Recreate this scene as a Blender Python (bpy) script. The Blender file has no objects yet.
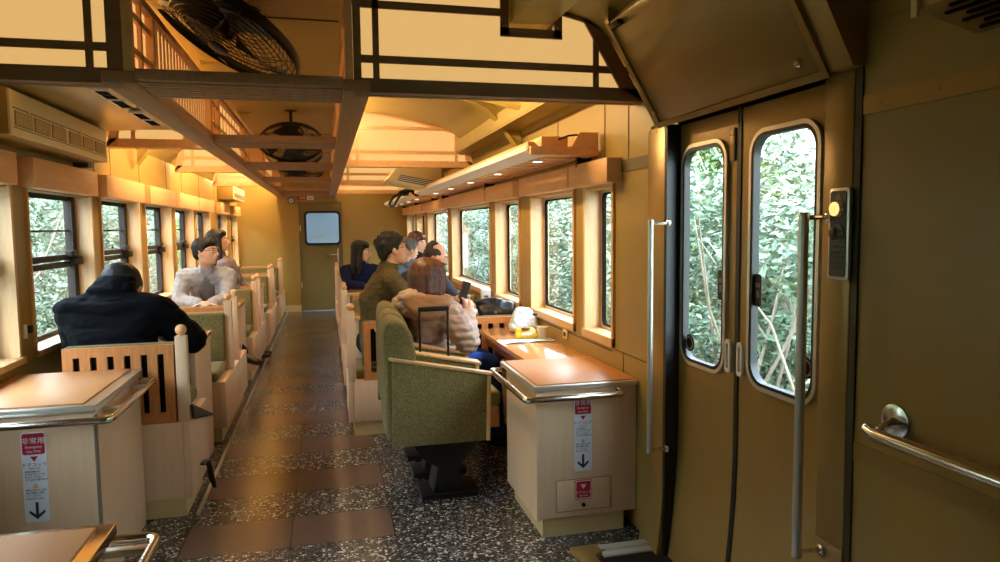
import bpy, bmesh, math, random
from mathutils import Vector, Matrix, noise
random.seed(7)
SC = bpy.context.scene
RCOL = SC.collection
class _Late:                      # objects are linked together at the very end (fast)
    def __init__(s): s.items = []; s.objects = s
    def link(s, o): s.items.append(o)
COL = _Late()
PI = math.pi

# ------------------------------------------------------------------ camera
cd = bpy.data.cameras.new('camera'); cam = bpy.data.objects.new('camera', cd); RCOL.objects.link(cam)
cd.sensor_width = 36.0; cd.lens = 700.0/1000*36; cd.clip_start = 0.02; cd.clip_end = 200
_Y = Vector((325.-500, -(228.-281), -700.)).normalized()
_Z = Vector((1, 0.011, 0)).cross(_Y).normalized()
if _Z.y < 0: _Z = -_Z
_X = _Y.cross(_Z)
R = Matrix((( _X.x,_X.y,_X.z),(_Y.x,_Y.y,_Y.z),(_Z.x,_Z.y,_Z.z)))   # camera -> world
cam.matrix_world = Matrix.Translation((0, 0, 1.4)) @ R.to_4x4()
SC.camera = cam
# ------------------------------------------------------------------ view, world, sun
vs = SC.view_settings
vs.view_transform = 'Standard'; vs.look = 'None'; vs.gamma = 1.0; vs.use_curve_mapping = False
vs.exposure = 0.75
STRIP_ENERGY = 12.0
w = bpy.data.worlds.new('overcast_sky'); SC.world = w; w.use_nodes = True
wn = w.node_tree.nodes; wl = w.node_tree.links
bg = wn['Background']; tc = wn.new('ShaderNodeTexCoord'); sx = wn.new('ShaderNodeSeparateXYZ'); rp = wn.new('ShaderNodeValToRGB')
wl.new(tc.outputs['Generated'], sx.inputs[0]); wl.new(sx.outputs['Z'], rp.inputs[0]); wl.new(rp.outputs[0], bg.inputs[0])
rp.color_ramp.elements[0].color = (0.80, 0.92, 1.0, 1); rp.color_ramp.elements[1].color = (0.62, 0.80, 1.0, 1)
bg.inputs[1].default_value = 11.0
# unseen warm strip lamps, added beyond the trough beams to brighten the side bays
for _sx, _x in ((-1, -.80), (1, .225)):
    for _k in range(5):
        if _sx > 0 and _k == 0: pass
        _l = bpy.data.lights.new('added_strip_lamp', 'AREA'); _l.shape = 'RECTANGLE'; _l.size = 1.3; _l.size_y = .03
        _l.energy = STRIP_ENERGY*(2.0 if _sx < 0 else (1.6 if _k == 0 else .45)); _l.color = (1.0, .68, .32); _o = bpy.data.objects.new('added_strip_lamp', _l); RCOL.objects.link(_o)
        _o.location = (_x, 4.0+1.845*_k, 2.30)
        _d = Vector((_sx*1.0, 0, -.45)).normalized(); _u = Vector((0, 1, 0)); _r = _u; _zz = -_d; _yy = _zz.cross(_r)
        _o.matrix_world = Matrix(((_r.x,_yy.x,_zz.x,_x),(_r.y,_yy.y,_zz.y,4.0+1.845*_k),(_r.z,_yy.z,_zz.z,2.30),(0,0,0,1)))
try:
    SC.cycles.max_bounces = 10; SC.cycles.diffuse_bounces = 6; SC.cycles.transparent_max_bounces = 12
    SC.cycles.sample_clamp_indirect = 6.0
except Exception: pass

# ------------------------------------------------------------------ materials
def lin(c):
    return tuple(((v/255/12.92) if v/255 <= .04045 else ((v/255+.055)/1.055)**2.4) for v in c)
MATS = {}
def mat(name, rgb, rough=.5, metal=0., var=0., vscale=8., stretch=(1,1,1), bump=0., bscale=60., rgb2=None, coat=0., emit=None, estr=0., sheen=0.):
    m = bpy.data.materials.new(name); m.use_nodes = True; MATS[name] = m
    nt = m.node_tree; N = nt.nodes; L = nt.links; b = N['Principled BSDF']
    c = lin(rgb); b.inputs['Base Color'].default_value = (*c, 1)
    b.inputs['Roughness'].default_value = rough; b.inputs['Metallic'].default_value = metal
    if rough >= .79: b.inputs['Specular IOR Level'].default_value = .12
    if coat: b.inputs['Coat Weight'].default_value = coat; b.inputs['Coat Roughness'].default_value = .12
    if sheen: b.inputs['Sheen Weight'].default_value = sheen
    if emit: b.inputs['Emission Color'].default_value = (*lin(emit), 1); b.inputs['Emission Strength'].default_value = estr
    t = N.new('ShaderNodeTexCoord'); mp = N.new('ShaderNodeMapping'); mp.inputs['Scale'].default_value = stretch
    L.new(t.outputs['Object'], mp.inputs[0])
    if var or rgb2:
        n = N.new('ShaderNodeTexNoise'); n.inputs['Scale'].default_value = vscale; n.inputs['Detail'].default_value = 5
        L.new(mp.outputs[0], n.inputs['Vector'])
        r = N.new('ShaderNodeValToRGB'); r.color_ramp.elements[0].position = .3; r.color_ramp.elements[1].position = .7
        c2 = lin(rgb2) if rgb2 else tuple(min(1, v*(1+var)) for v in c); c1 = c if rgb2 else tuple(v*(1-var) for v in c)
        r.color_ramp.elements[0].color = (*c1, 1); r.color_ramp.elements[1].color = (*c2, 1)
        L.new(n.outputs[0], r.inputs[0]); L.new(r.outputs[0], b.inputs['Base Color'])
    if bump:
        n2 = N.new('ShaderNodeTexNoise'); n2.inputs['Scale'].default_value = bscale; n2.inputs['Detail'].default_value = 3
        L.new(mp.outputs[0], n2.inputs['Vector'])
        bp = N.new('ShaderNodeBump'); bp.inputs['Strength'].default_value = bump; bp.inputs['Distance'].default_value = .01
        L.new(n2.outputs[0], bp.inputs['Height']); L.new(bp.outputs[0], b.inputs['Normal'])
    return m
OLIVE = mat('olive_paint', (156,128,62), .38, var=.05, vscale=2.5, bump=.08, bscale=6)
OLIVED = mat('olive_door_metal', (156,126,66), .32, metal=.35, var=.06, vscale=3, bump=.10, bscale=9)
OLIVEC = mat('ceiling_paint', (166,142,72), .42, var=.04, vscale=2)
WOOD = mat('orange_pine', (230,178,124), .45, var=.07, vscale=7, stretch=(6,1,6))
WOODV = mat('orange_pine_upright', (212,170,116), .42, var=.12, vscale=7, stretch=(7,7,.8))
WOODN = mat('shade_darkened_wood', (132,98,72), .55, var=.10, vscale=6, stretch=(1,6,6))  # same frame wood, darkened in colour for the unlit near lantern fronts
WOODB = mat('beam_wood', (164,124,92), .5, var=.12, vscale=6, stretch=(8,.6,8))
PALE = mat('pale_laminate', (222,188,150), .42, var=.05, vscale=5, stretch=(8,8,.7))
BASEY = mat('plinth_laminate', (205,178,122), .5, var=.05, vscale=4)
TOPW = mat('table_top_wood', (206,150,92), .16, var=.16, vscale=6, stretch=(1.2,7,1), coat=.6)
TOPO = mat('counter_top_wood', (208,146,90), .42, var=.05, vscale=3)
SLAT = mat('seat_wood', (192,124,66), .4, var=.16, vscale=8, stretch=(7,7,1))
GREEN = mat('green_moquette', (98,86,46), .95, rgb2=(142,128,82), vscale=130, stretch=(1,1,.8), bump=.3, bscale=150, sheen=.12)
CHROME = mat('chrome', (215,210,200), .14, metal=1.)
STEEL = mat('brushed_steel', (214,210,198), .34, metal=.85)
BRONZE = mat('bronze_frame', (40,30,23), .75)
BLACK = mat('black_plastic', (16,15,15), .45)
BLACKM = mat('fan_black_metal', (26,20,14), .38, metal=.5)
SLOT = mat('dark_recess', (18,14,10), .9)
WHITE = mat('white_plastic', (225,225,220), .4)
CREAM = mat('cream_metal', (238,214,156), .4)
GREYT = mat('grey_strip', (120,112,98), .5)
LAV = mat('rack_white_edge', (236,226,224), .4)
RED = mat('sign_red', (178,28,44), .45)
STK = mat('sticker_white', (226,232,240), .4)
INK = mat('sign_ink', (35,40,48), .5)
YEL = mat('warning_yellow', (235,190,50), .45)
SKIN = mat('skin', (222,170,140), .5, var=.04, vscale=20)
EYEW = mat('eye_white', (225,222,215), .3)
EYED = mat('eye_dark', (30,20,16), .2)
LIP = mat('lip', (178,98,88), .45)
HAIRB = mat('black_hair', (14,11,10), .6, rgb2=(26,20,18), vscale=60, stretch=(1,1,.12), bump=.5, bscale=60)
HAIRR = mat('brown_hair', (72,40,30), .4, rgb2=(112,70,54), vscale=55, stretch=(1,1,.1), bump=.5, bscale=60)
HAIRG = mat('grey_hair', (66,66,72), .5, rgb2=(112,112,118), vscale=60, stretch=(1,1,.2), bump=.4, bscale=60)

def floor_mat():
    m = bpy.data.materials.new('terrazzo_and_brown_tiles'); m.use_nodes = True
    nt = m.node_tree; N = nt.nodes; L = nt.links; b = N['Principled BSDF']
    t = N.new('ShaderNodeTexCoord'); s = N.new('ShaderNodeSeparateXYZ'); L.new(t.outputs['Object'], s.inputs[0])
    def math_(op, a, bb=None, c=None):
        n = N.new('ShaderNodeMath'); n.operation = op
        for i, v in enumerate((a, bb, c)):
            if v is None: continue
            if isinstance(v, (int, float)): n.inputs[i].default_value = v
            else: L.new(v, n.inputs[i])
        return n.outputs[0]
    x, y = s.outputs['X'], s.outputs['Y']
    # brown bands: period .66 along the aisle, half brown
    ph = math_('FRACT', math_('DIVIDE', math_('SUBTRACT', y, 3.083-0.0), .664))
    band = math_('LESS_THAN', ph, .5)
    ax = math_('MULTIPLY', math_('GREATER_THAN', x, -.655), math_('LESS_THAN', x, .272))
    brown = math_('MULTIPLY', band, ax)
    # joints
    dj = math_('MINIMUM', math_('ABSOLUTE', math_('ADD', x, .19)), math_('MINIMUM', math_('ABSOLUTE', math_('SUBTRACT', x, .272)), math_('ABSOLUTE', math_('ADD', x, .655))))
    ph2 = math_('FRACT', math_('DIVIDE', math_('SUBTRACT', y, 3.083-.166), .332))
    dy = math_('MULTIPLY', math_('ABSOLUTE', math_('SUBTRACT', ph2, .5)), .332)
    joint = math_('LESS_THAN', math_('MINIMUM', dj, dy), .0028)
    v = N.new('ShaderNodeTexVoronoi'); v.inputs['Scale'].default_value = 92; v.feature = 'F1'; L.new(t.outputs['Object'], v.inputs['Vector'])
    ve = N.new('ShaderNodeTexVoronoi'); ve.inputs['Scale'].default_value = 92; ve.feature = 'DISTANCE_TO_EDGE'; L.new(t.outputs['Object'], ve.inputs['Vector'])
    cr = N.new('ShaderNodeValToRGB'); e = cr.color_ramp; e.interpolation = 'CONSTANT'
    e.elements[0].position = 0; e.elements[0].color = (*lin((60,57,53)), 1)
    e.elements[1].position = .42; e.elements[1].color = (*lin((104,100,94)), 1)
    for p, c in ((.62, (136,130,120)), (.76, (52,48,45)), (.87, (206,200,188))):
        q = e.elements.new(p); q.color = (*lin(c), 1)
    sc = N.new('ShaderNodeSeparateColor'); L.new(v.outputs['Color'], sc.inputs[0]); L.new(sc.outputs[0], cr.inputs[0])
    chip = math_('GREATER_THAN', ve.outputs['Distance'], .09)
    mx = N.new('ShaderNodeMix'); mx.data_type = 'RGBA'; L.new(chip, mx.inputs['Factor']); mx.inputs['A'].default_value = (*lin((68,65,60)), 1); L.new(cr.outputs[0], mx.inputs['B'])
    n = N.new('ShaderNodeTexNoise'); n.inputs['Scale'].default_value = 160; L.new(t.outputs['Object'], n.inputs['Vector'])
    br = N.new('ShaderNodeValToRGB'); br.color_ramp.elements[0].color = (*lin((88,70,58)), 1); br.color_ramp.elements[1].color = (*lin((114,92,78)), 1); L.new(n.outputs[0], br.inputs[0])
    m2 = N.new('ShaderNodeMix'); m2.data_type = 'RGBA'; L.new(brown, m2.inputs['Factor']); L.new(mx.outputs['Result'], m2.inputs['A']); L.new(br.outputs[0], m2.inputs['B'])
    m3 = N.new('ShaderNodeMix'); m3.data_type = 'RGBA'; L.new(joint, m3.inputs['Factor']); L.new(m2.outputs['Result'], m3.inputs['A']); m3.inputs['B'].default_value = (*lin((34,30,27)), 1)
    L.new(m3.outputs['Result'], b.inputs['Base Color']); b.inputs['Roughness'].default_value = .24
    return m
FLOOR = floor_mat()
def glass_mat():
    m = bpy.data.materials.new('window_glass'); m.use_nodes = True
    nt = m.node_tree; N = nt.nodes; L = nt.links; N.remove(N['Principled BSDF'])
    tr = N.new('ShaderNodeBsdfTransparent'); gl = N.new('ShaderNodeBsdfGlossy'); gl.inputs['Roughness'].default_value = .02
    tr.inputs[0].default_value = (.95, .97, .97, 1)
    fr = N.new('ShaderNodeFresnel'); fr.inputs[0].default_value = 1.45; mx = N.new('ShaderNodeMixShader')
    ge = N.new('ShaderNodeNewGeometry'); iv = N.new('ShaderNodeMath'); iv.operation = 'SUBTRACT'; iv.inputs[0].default_value = 1; L.new(ge.outputs['Backfacing'], iv.inputs[1])
    mu = N.new('ShaderNodeMath'); mu.operation = 'MULTIPLY'; L.new(fr.outputs[0], mu.inputs[0]); L.new(iv.outputs[0], mu.inputs[1])
    L.new(mu.outputs[0], mx.inputs[0]); L.new(tr.outputs[0], mx.inputs[1]); L.new(gl.outputs[0], mx.inputs[2]); L.new(mx.outputs[0], N['Material Output'].inputs[0])
    return m
GLASS = glass_mat()
def emis(name, rgb, st, base=None):
    m = bpy.data.materials.new(name); m.use_nodes = True; N = m.node_tree.nodes; L = m.node_tree.links
    b = N['Principled BSDF']; b.inputs['Base Color'].default_value = (*lin(base or rgb), 1); b.inputs['Roughness'].default_value = .8
    b.inputs['Emission Color'].default_value = (*lin(rgb), 1); b.inputs['Emission Strength'].default_value = st
    return m
PAPER = emis('lit_lantern_paper', (246,196,120), .47, (150,120,84))
SCREENP = emis('lit_screen_paper', (250,184,106), .55, (140,104,66))
LED = emis('rack_downlight', (255,236,200), 2.0)
def leaf_mat(name, cols):
    m = bpy.data.materials.new(name); m.use_nodes = True; N = m.node_tree.nodes; L = m.node_tree.links; b = N['Principled BSDF']
    t = N.new('ShaderNodeTexCoord'); n = N.new('ShaderNodeTexNoise'); n.inputs['Scale'].default_value = 3.2; n.inputs['Detail'].default_value = 6; n.inputs['Roughness'].default_value = .7
    L.new(t.outputs['Object'], n.inputs['Vector']); r = N.new('ShaderNodeValToRGB'); L.new(n.outputs[0], r.inputs[0])
    r.color_ramp.elements[0].position = .3; r.color_ramp.elements[1].position = .68
    r.color_ramp.elements[0].color = (*lin(cols[0]), 1); r.color_ramp.elements[1].color = (*lin(cols[2]), 1)
    q = r.color_ramp.elements.new(.5); q.color = (*lin(cols[1]), 1)
    L.new(r.outputs[0], b.inputs['Base Color']); b.inputs['Roughness'].default_value = .42
    return m
LEAFA = leaf_mat('leaf_fresh', ((80,104,62),(130,154,92),(186,202,140)))
LEAFB = leaf_mat('leaf_dark', ((66,88,68),(108,130,104),(168,184,162)))
LEAFC = leaf_mat('leaf_dry', ((72,86,66),(116,130,104),(178,188,168)))
BARK = mat('bark', (150,138,122), .9, var=.25, vscale=10)
HILL = leaf_mat('hillside_undergrowth', ((58,72,50),(104,116,84),(150,156,120)))
SOIL = mat('track_ballast', (120,116,108), .9, var=.3, vscale=20)

# ------------------------------------------------------------------ mesh helpers
WL = {}
class MB:
    def __init__(s): s.bm = bmesh.new()
    def _new(s, t):
        me = bpy.data.meshes.new('t'); t.to_mesh(me); t.free(); s.bm.from_mesh(me); bpy.data.meshes.remove(me); return s
    def box(s, x0,x1,y0,y1,z0,z1, bev=0., seg=2, M=None):
        t = bmesh.new(); bmesh.ops.create_cube(t, size=1)
        for v in t.verts: v.co = Vector(((v.co.x+.5)*(x1-x0)+x0, (v.co.y+.5)*(y1-y0)+y0, (v.co.z+.5)*(z1-z0)+z0))
        if bev: bmesh.ops.bevel(t, geom=t.edges[:], offset=bev, segments=seg, affect='EDGES', profile=.5)
        if M is not None: bmesh.ops.transform(t, matrix=M, verts=t.verts)
        return s._new(t)
    def prism(s, pts, ax, a, b, bev=0., M=None, seg=2):
        t = bmesh.new(); P = lambda p, h: Vector({'x': (h,p[0],p[1]), 'y': (p[0],h,p[1]), 'z': (p[0],p[1],h)}[ax])
        vs_ = [t.verts.new(P(p, a)) for p in pts]; f = t.faces.new(vs_)
        r = bmesh.ops.extrude_face_region(t, geom=[f]); d = P((0,0), b-a)
        for g in r['geom']:
            if isinstance(g, bmesh.types.BMVert): g.co += d
        bmesh.ops.recalc_face_normals(t, faces=t.faces)
        if bev: bmesh.ops.bevel(t, geom=t.edges[:], offset=bev, segments=seg, affect='EDGES', profile=.5)
        if M is not None: bmesh.ops.transform(t, matrix=M, verts=t.verts)
        return s._new(t)
    def tube(s, path, r, n=12, closed=False, cap=True, sc=(1,1)):
        path = [Vector(p) for p in path]; t = bmesh.new(); rings = []; N = len(path)
        rr = r if isinstance(r, (list, tuple)) else [r]*N
        up = None
        for i, p in enumerate(path):
            a = path[(i-1) % N] if (closed or i > 0) else p; c = path[(i+1) % N] if (closed or i < N-1) else p
            d = (c-a).normalized()
            if up is None:
                up = Vector((0,0,1)) if abs(d.z) < .9 else Vector((1,0,0))
            u = (up - d*up.dot(d)).normalized(); up = u; v = d.cross(u)
            rings.append([t.verts.new(p + u*math.cos(2*PI*k/n)*rr[i]*sc[0] + v*math.sin(2*PI*k/n)*rr[i]*sc[1]) for k in range(n)])
        for i in range(N if closed else N-1):
            A, B = rings[i], rings[(i+1) % N]
            for k in range(n): t.faces.new((A[k], A[(k+1)%n], B[(k+1)%n], B[k]))
        if cap and not closed: t.faces.new(rings[0][::-1]); t.faces.new(rings[-1])
        bmesh.ops.recalc_face_normals(t, faces=t.faces)
        return s._new(t)
    def lathe(s, prof, c=(0,0,0), n=20, M=None):
        t = bmesh.new(); rings = []
        for r, z in prof:
            rings.append([t.verts.new((math.cos(2*PI*k/n)*max(r,1e-4), math.sin(2*PI*k/n)*max(r,1e-4), z)) for k in range(n)])
        for A, B in zip(rings, rings[1:]):
            for k in range(n): t.faces.new((A[k], A[(k+1)%n], B[(k+1)%n], B[k]))
        t.faces.new(rings[0][::-1]); t.faces.new(rings[-1])
        bmesh.ops.remove_doubles(t, verts=t.verts, dist=5e-5); bmesh.ops.recalc_face_normals(t, faces=t.faces)
        bmesh.ops.transform(t, matrix=(Matrix.Translation(c) @ (M if M is not None else Matrix.Identity(4))), verts=t.verts)
        return s._new(t)
    def ball(s, c, r, sc=(1,1,1), sub=3, M=None):
        t = bmesh.new(); bmesh.ops.create_icosphere(t, subdivisions=sub, radius=1)
        mm = Matrix.Translation(c) @ (M if M is not None else Matrix.Identity(4)) @ Matrix.Diagonal((r*sc[0], r*sc[1], r*sc[2], 1))
        bmesh.ops.transform(t, matrix=mm, verts=t.verts); return s._new(t)
    def hull(s, items, sub=2, M=None):
        """convex hull of ellipsoids [(centre, r or (rx,ry,rz)), ...]"""
        t = bmesh.new(); base = bmesh.new(); bmesh.ops.create_icosphere(base, subdivisions=sub, radius=1)
        vs_ = [v.co.copy() for v in base.verts]; base.free()
        for c, r in items:
            rr = (r, r, r) if isinstance(r, (int, float)) else r; c = Vector(c)
            for v in vs_: t.verts.new(c + Vector((v.x*rr[0], v.y*rr[1], v.z*rr[2])))
        q = bmesh.ops.convex_hull(t, input=t.verts)
        dead = [g for g in set(q['geom_interior']) | set(q['geom_unused']) if isinstance(g, bmesh.types.BMVert)]
        bmesh.ops.delete(t, geom=dead, context='VERTS'); bmesh.ops.recalc_face_normals(t, faces=t.faces)
        if M is not None: bmesh.ops.transform(t, matrix=M, verts=t.verts)
        return s._new(t)
    def sweep_surface(s, fn, nu, nv, thick=None):
        t = bmesh.new(); g = [[t.verts.new(fn(i/nu, j/nv)) for j in range(nv+1)] for i in range(nu+1)]
        for i in range(nu):
            for j in range(nv): t.faces.new((g[i][j], g[i+1][j], g[i+1][j+1], g[i][j+1]))
        if thick: bmesh.ops.recalc_face_normals(t, faces=t.faces); bmesh.ops.solidify(t, geom=t.faces[:], thickness=thick)
        return s._new(t)
    def build(s, name, m, parent=None, smooth=None, remesh=None, smit=6, noise_amp=0., nscale=8., puff=0., pfreq=.055):
        me = bpy.data.meshes.new(name)
        s.bm.to_mesh(me); s.bm.free()
        if remesh:
            o = bpy.data.objects.new(name, me); RCOL.objects.link(o)
            q = o.modifiers.new('r', 'REMESH'); q.mode = 'VOXEL'; q.voxel_size = remesh; q.use_smooth_shade = True
            q2 = o.modifiers.new('s', 'SMOOTH'); q2.iterations = smit; q2.factor = .5
            bpy.context.view_layer.update()
            dg = bpy.context.evaluated_depsgraph_get()
            me2 = bpy.data.meshes.new_from_object(o.evaluated_get(dg)); bpy.data.objects.remove(o); bpy.data.meshes.remove(me); me = me2; me.name = name
            if noise_amp:
                nor = [v.vector.copy() for v in me.vertex_normals]; co = [v.co.copy() for v in me.vertices]; flat = []
                for v, n_ in zip(co, nor):
                    q = Vector((v.x, v.y, v.z*1.8))*nscale
                    h = (.45-2.2*abs(noise.noise(q)))*.55 + .35*noise.noise(v*nscale*.5) + .25*(.4-2*abs(noise.noise(q*2.1)))
                    hh = h*noise_amp
                    if puff: hh += puff*(math.sqrt(abs(math.sin((v.z+.25*noise.noise(v*3)*.2)*PI/pfreq)))-.6)
                    flat.extend(v + n_*hh)
                me.vertices.foreach_set('co', flat); me.update()
            smooth = True
        if smooth is None: smooth = 35
        org = WL.get(parent.name, Vector()) if parent is not None else None
        if parent is None:
            xs = [v.co for v in me.vertices]
            mn = Vector((min(v.x for v in xs), min(v.y for v in xs), min(v.z for v in xs))); mxx = Vector((max(v.x for v in xs), max(v.y for v in xs), 0))
            org = Vector(((mn.x+mxx.x)/2, (mn.y+mxx.y)/2, mn.z))
        if org.length > 0: me.transform(Matrix.Translation(-org))
        if smooth is True:
            for p in me.polygons: p.use_smooth = True
        elif smooth:
            for p in me.polygons: p.use_smooth = True
            me.set_sharp_from_angle(angle=math.radians(smooth))
        me.materials.append(m)
        o = bpy.data.objects.new(name, me); COL.objects.link(o)
        if parent is None: o.location = org; WL[o.name] = org.copy()
        else: o.parent = parent; WL[o.name] = org.copy()
        return o
def thing(name, loc, label, cat, group=None):
    o = bpy.data.objects.new(name, None); COL.objects.link(o); o.location = loc; o.empty_display_size = .1
    WL[o.name] = Vector(loc); return tag(o, label, cat, group)
def tag(o, label, cat, group=None, kind=None):
    o['label'] = label; o['category'] = cat
    if group: o['group'] = group
    if kind: o['kind'] = kind
    return o
def struct(o): o['kind'] = 'structure'; return o
def sthing(name, loc=(0,0,0)):
    o = bpy.data.objects.new(name, None); COL.objects.link(o); o.location = loc; WL[o.name] = Vector(loc); o['kind'] = 'structure'; return o
def copy_tree(o, parent=None):
    c = o.copy(); COL.objects.link(c)
    if parent is not None: c.parent = parent
    for ch in list(o.children): copy_tree(ch, c)
    return c
def text(parent, s, size, org, xd, yd, m, depth=.0008, align='CENTER', name='lettering', bold=0.):
    c = bpy.data.curves.new(name, 'FONT'); c.body = s; c.size = size; c.align_x = align; c.extrude = depth/2; c.offset = bold
    o = bpy.data.objects.new(name, c); RCOL.objects.link(o)
    bpy.context.view_layer.update()
    me = bpy.data.meshes.new_from_object(o.evaluated_get(bpy.context.evaluated_depsgraph_get()))
    bpy.data.objects.remove(o)
    xd = Vector(xd); yd = Vector(yd); zd = xd.cross(yd)
    M = Matrix(((xd.x,yd.x,zd.x,org[0]),(xd.y,yd.y,zd.y,org[1]),(xd.z,yd.z,zd.z,org[2]),(0,0,0,1)))
    me.transform(Matrix.Translation(-WL.get(parent.name, Vector())) @ M)
    me.materials.clear(); me.materials.append(m); me.name = name
    o = bpy.data.objects.new(name, me); COL.objects.link(o); o.parent = parent; WL[o.name] = WL.get(parent.name, Vector()).copy()
    return o
def rrect(x0, x1, z0, z1, r, n=6):
    out = []
    for cx, cz, a0 in ((x1-r, z1-r, 0), (x0+r, z1-r, PI/2), (x0+r, z0+r, PI), (x1-r, z0+r, 1.5*PI)):
        for k in range(n+1):
            a = a0 + k*PI/2/n; out.append((cx+math.cos(a)*r, cz+math.sin(a)*r))
    return out
def ring_prism(mb, outer, inner, ax, a, b):
    """plate with a hole: equal-length loops"""
    t = bmesh.new(); P = lambda p, h: Vector({'x': (h,p[0],p[1]), 'y': (p[0],h,p[1]), 'z': (p[0],p[1],h)}[ax])
    L = [[t.verts.new(P(p, h)) for p in lp] for lp, h in ((outer, a), (inner, a), (inner, b), (outer, b))]; n = len(outer)
    for A, B in zip(L, L[1:]+L[:1]):
        for k in range(n): t.faces.new((A[k], A[(k+1)%n], B[(k+1)%n], B[k]))
    bmesh.ops.recalc_face_normals(t, faces=t.faces); mb._new(t)

XL, XR, YE, YB = -1.38, 1.36, 12.2, -1.6
def zc(x):                                    # ceiling arch, flatter in the middle and dropping at the sides
    a = abs(x); return 2.45-.13*a*a if a <= 1.15 else 2.278-.98*(a-1.15)

# ================================================================== STRUCTURE
m = MB(); m.box(XL-.1, XR+.12, YB, YE+.1, -.06, 0); struct(m.build('floor', FLOOR))
# ceiling shell
m = MB()
def cf(u, v):
    x = XL-.1 + (XR-XL+.22)*u; return Vector((x, YB+(YE+.1-YB)*v, zc(x)))
m.sweep_surface(cf, 48, 1, .03); struct(m.build('ceiling', OLIVEC, smooth=60))
# walls with openings -------------------------------------------------
LW = [(2.66+1.13*k, 3.62+1.13*k) for k in range(-0, 6)] + [(9.85, 10.75), (11.15, 12.02)]   # left openings
RW = [(3.17, 3.55), (3.72, 4.56), (4.86, 5.57), (5.78, 7.60), (7.86, 9.45), (9.75, 10.6), (10.9, 11.9)]
LWR = [(-1.1, -.55)]; RWR = []      # unseen window behind the camera, added to let daylight onto the foreground
LD = (1.70, 2.58); RD = (1.70, 2.615)
def wall(name, xin, xout, ops, z0, z1, door, dz, top):
    m = MB(); a, b = min(xin, xout), max(xin, xout)
    ys = YB; segs = sorted(list(ops)); full = [(door[0], door[1], 0, dz)] + [(p, q, z0, z1) for p, q in segs]
    full.sort(); cur = YB
    for p, q, lo, hi in full:
        m.box(a, b, cur, p, 0, top)
        if lo > 0: m.box(a, b, p, q, 0, lo)
        m.box(a, b, p, q, hi, top); cur = q
    m.box(a, b, cur, YE+.1, 0, top)
    return struct(m.build(name, OLIVE))
wall('wall_left', XL, XL-.12, [o for o in LW if o[0] > 2.6] + LWR, .82, 1.60, LD, 1.81, 2.20)
wall('wall_right', XR, XR+.12, RW + RWR, .84, 1.60, (RD[0], 2.775), 1.815, 2.20)
m = MB(); m.box(XL-.1, -.40, YE, YE+.08, 0, 2.5); m.box(.26, XR+.1, YE, YE+.08, 0, 2.5); m.box(-.40, .26, YE, YE+.08, 1.81, 2.5)
struct(m.build('wall_far', OLIVE))
m = MB(); m.box(XL-.1, XR+.1, YB-.08, YB, 0, 2.5); struct(m.build('wall_rear', OLIVE))
# panel seams and fixing strips on the walls
m = MB()
for y in (3.0, 3.28): m.box(XR-.003, XR, y, y+.006, 1.69, 2.0)
m.box(XR-.006, XR, 2.78, 3.12, 1.645, 1.70)
for y in (4.0, 6.5, 9.0): m.box(XR-.003, XR, y, y+.006, 1.73, 2.1)
m.box(XR-.003, XR, 2.8, 3.15, .79, .795); m.box(XR-.003, XR, 3.05, 3.055, .0, .79); m.box(XR-.003, XR, 3.2, 6.6, .775, .78)
for y in (4.85, 5.2, 5.95, 6.9, 7.6, 8.6, 9.7): m.box(XL, XL+.003, y, y+.007, 1.74, 2.06)
struct(m.build('trim_3', mat('dark_seam_line', (96,78,38), .6)))  # panel seams drawn in a darker olive
# near right wall: strips with rivets
m = MB(); m.box(XR-.006, XR, .2, 1.55, 1.675, 1.725); m.box(XR-.006, XR, .2, 1.55, .765, .815); m.box(XR-.004, XR, 1.15, 1.54, 1.90, 1.906)
for k in range(8):
    for z in (1.70, .79): m.ball((XR-.006, 1.49-.17*k, z), .006, (.5,1,1), 1)
struct(m.build('trim_1', OLIVED))
# dark joint channel between near wall and door pillar, pillars at the doors
m = MB(); m.box(XR-.006, XR+.01, 1.555, 1.578, 0, 2.2); struct(m.build('trim_2', mat('dark_channel', (52,44,20), .6)))
def pillar(n, y0, y1, th=.008, dp=0.):
    m = MB(); m.box(XR-th, XR+dp, y0, y1, .5, 1.80, .004)
    m.sweep_surface(lambda u, v: Vector((XR-th - .035*(1-v)**2*1.0, y0+(y1-y0)*u, .5*v)), 1, 8, -.03)
    for z in (1.78, 1.3, .9, .55):
        m.ball((XR-th-.001, y0+.01, z), .004, (.5,1,1), 1)
    for y in (y0+.015, (y0+y1)/2, y1-.015): m.ball((XR-th-.001, y, 1.785), .004, (.5,1,1), 1)
    struct(m.build('trim_%d' % n, OLIVED))
pillar(4, 1.58, 1.69); pillar(5, 2.62, 2.79, .008, .035)
m = MB(); m.box(XR-.015, XR+.06, 2.60, 2.622, 0, 1.80); struct(m.build('trim_6', BLACK))
# aisle floor edge strips
m = MB(); m.box(-.655, -.640, 3.6, 12.1, 0, .012); struct(m.build('trim_7', STEEL))
m = MB(); m.box(1.10, 1.36, 2.70, 2.74, 0, .025, .005); m.box(1.10,1.36,2.655,2.695,0,.016,.004); struct(m.build('trim_8', mat('aluminium_sill', (205,200,188), .4, metal=.3)))
m = MB(); m.prism([(.98,2.755),(.98,2.70),(1.0,2.62),(1.0,1.6),(1.06,1.6),(1.06,2.66),(1.12,2.70),(1.12,2.755)], 'z', 0, .022, .003); struct(m.build('trim_9', OLIVED))
m = MB(); m.box(1.06, 1.5, 1.6, 2.655, 0, .006); struct(m.build('trim_10', mat('step_rubber', (44,40,36), .8)))
m = MB(); m.box(-1.38, -.42, YE-.012, YE, 0, .11); m.box(.28, 1.36, YE-.012, YE, 0, .11); struct(m.build('baseboard_far', BASEY))

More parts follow.
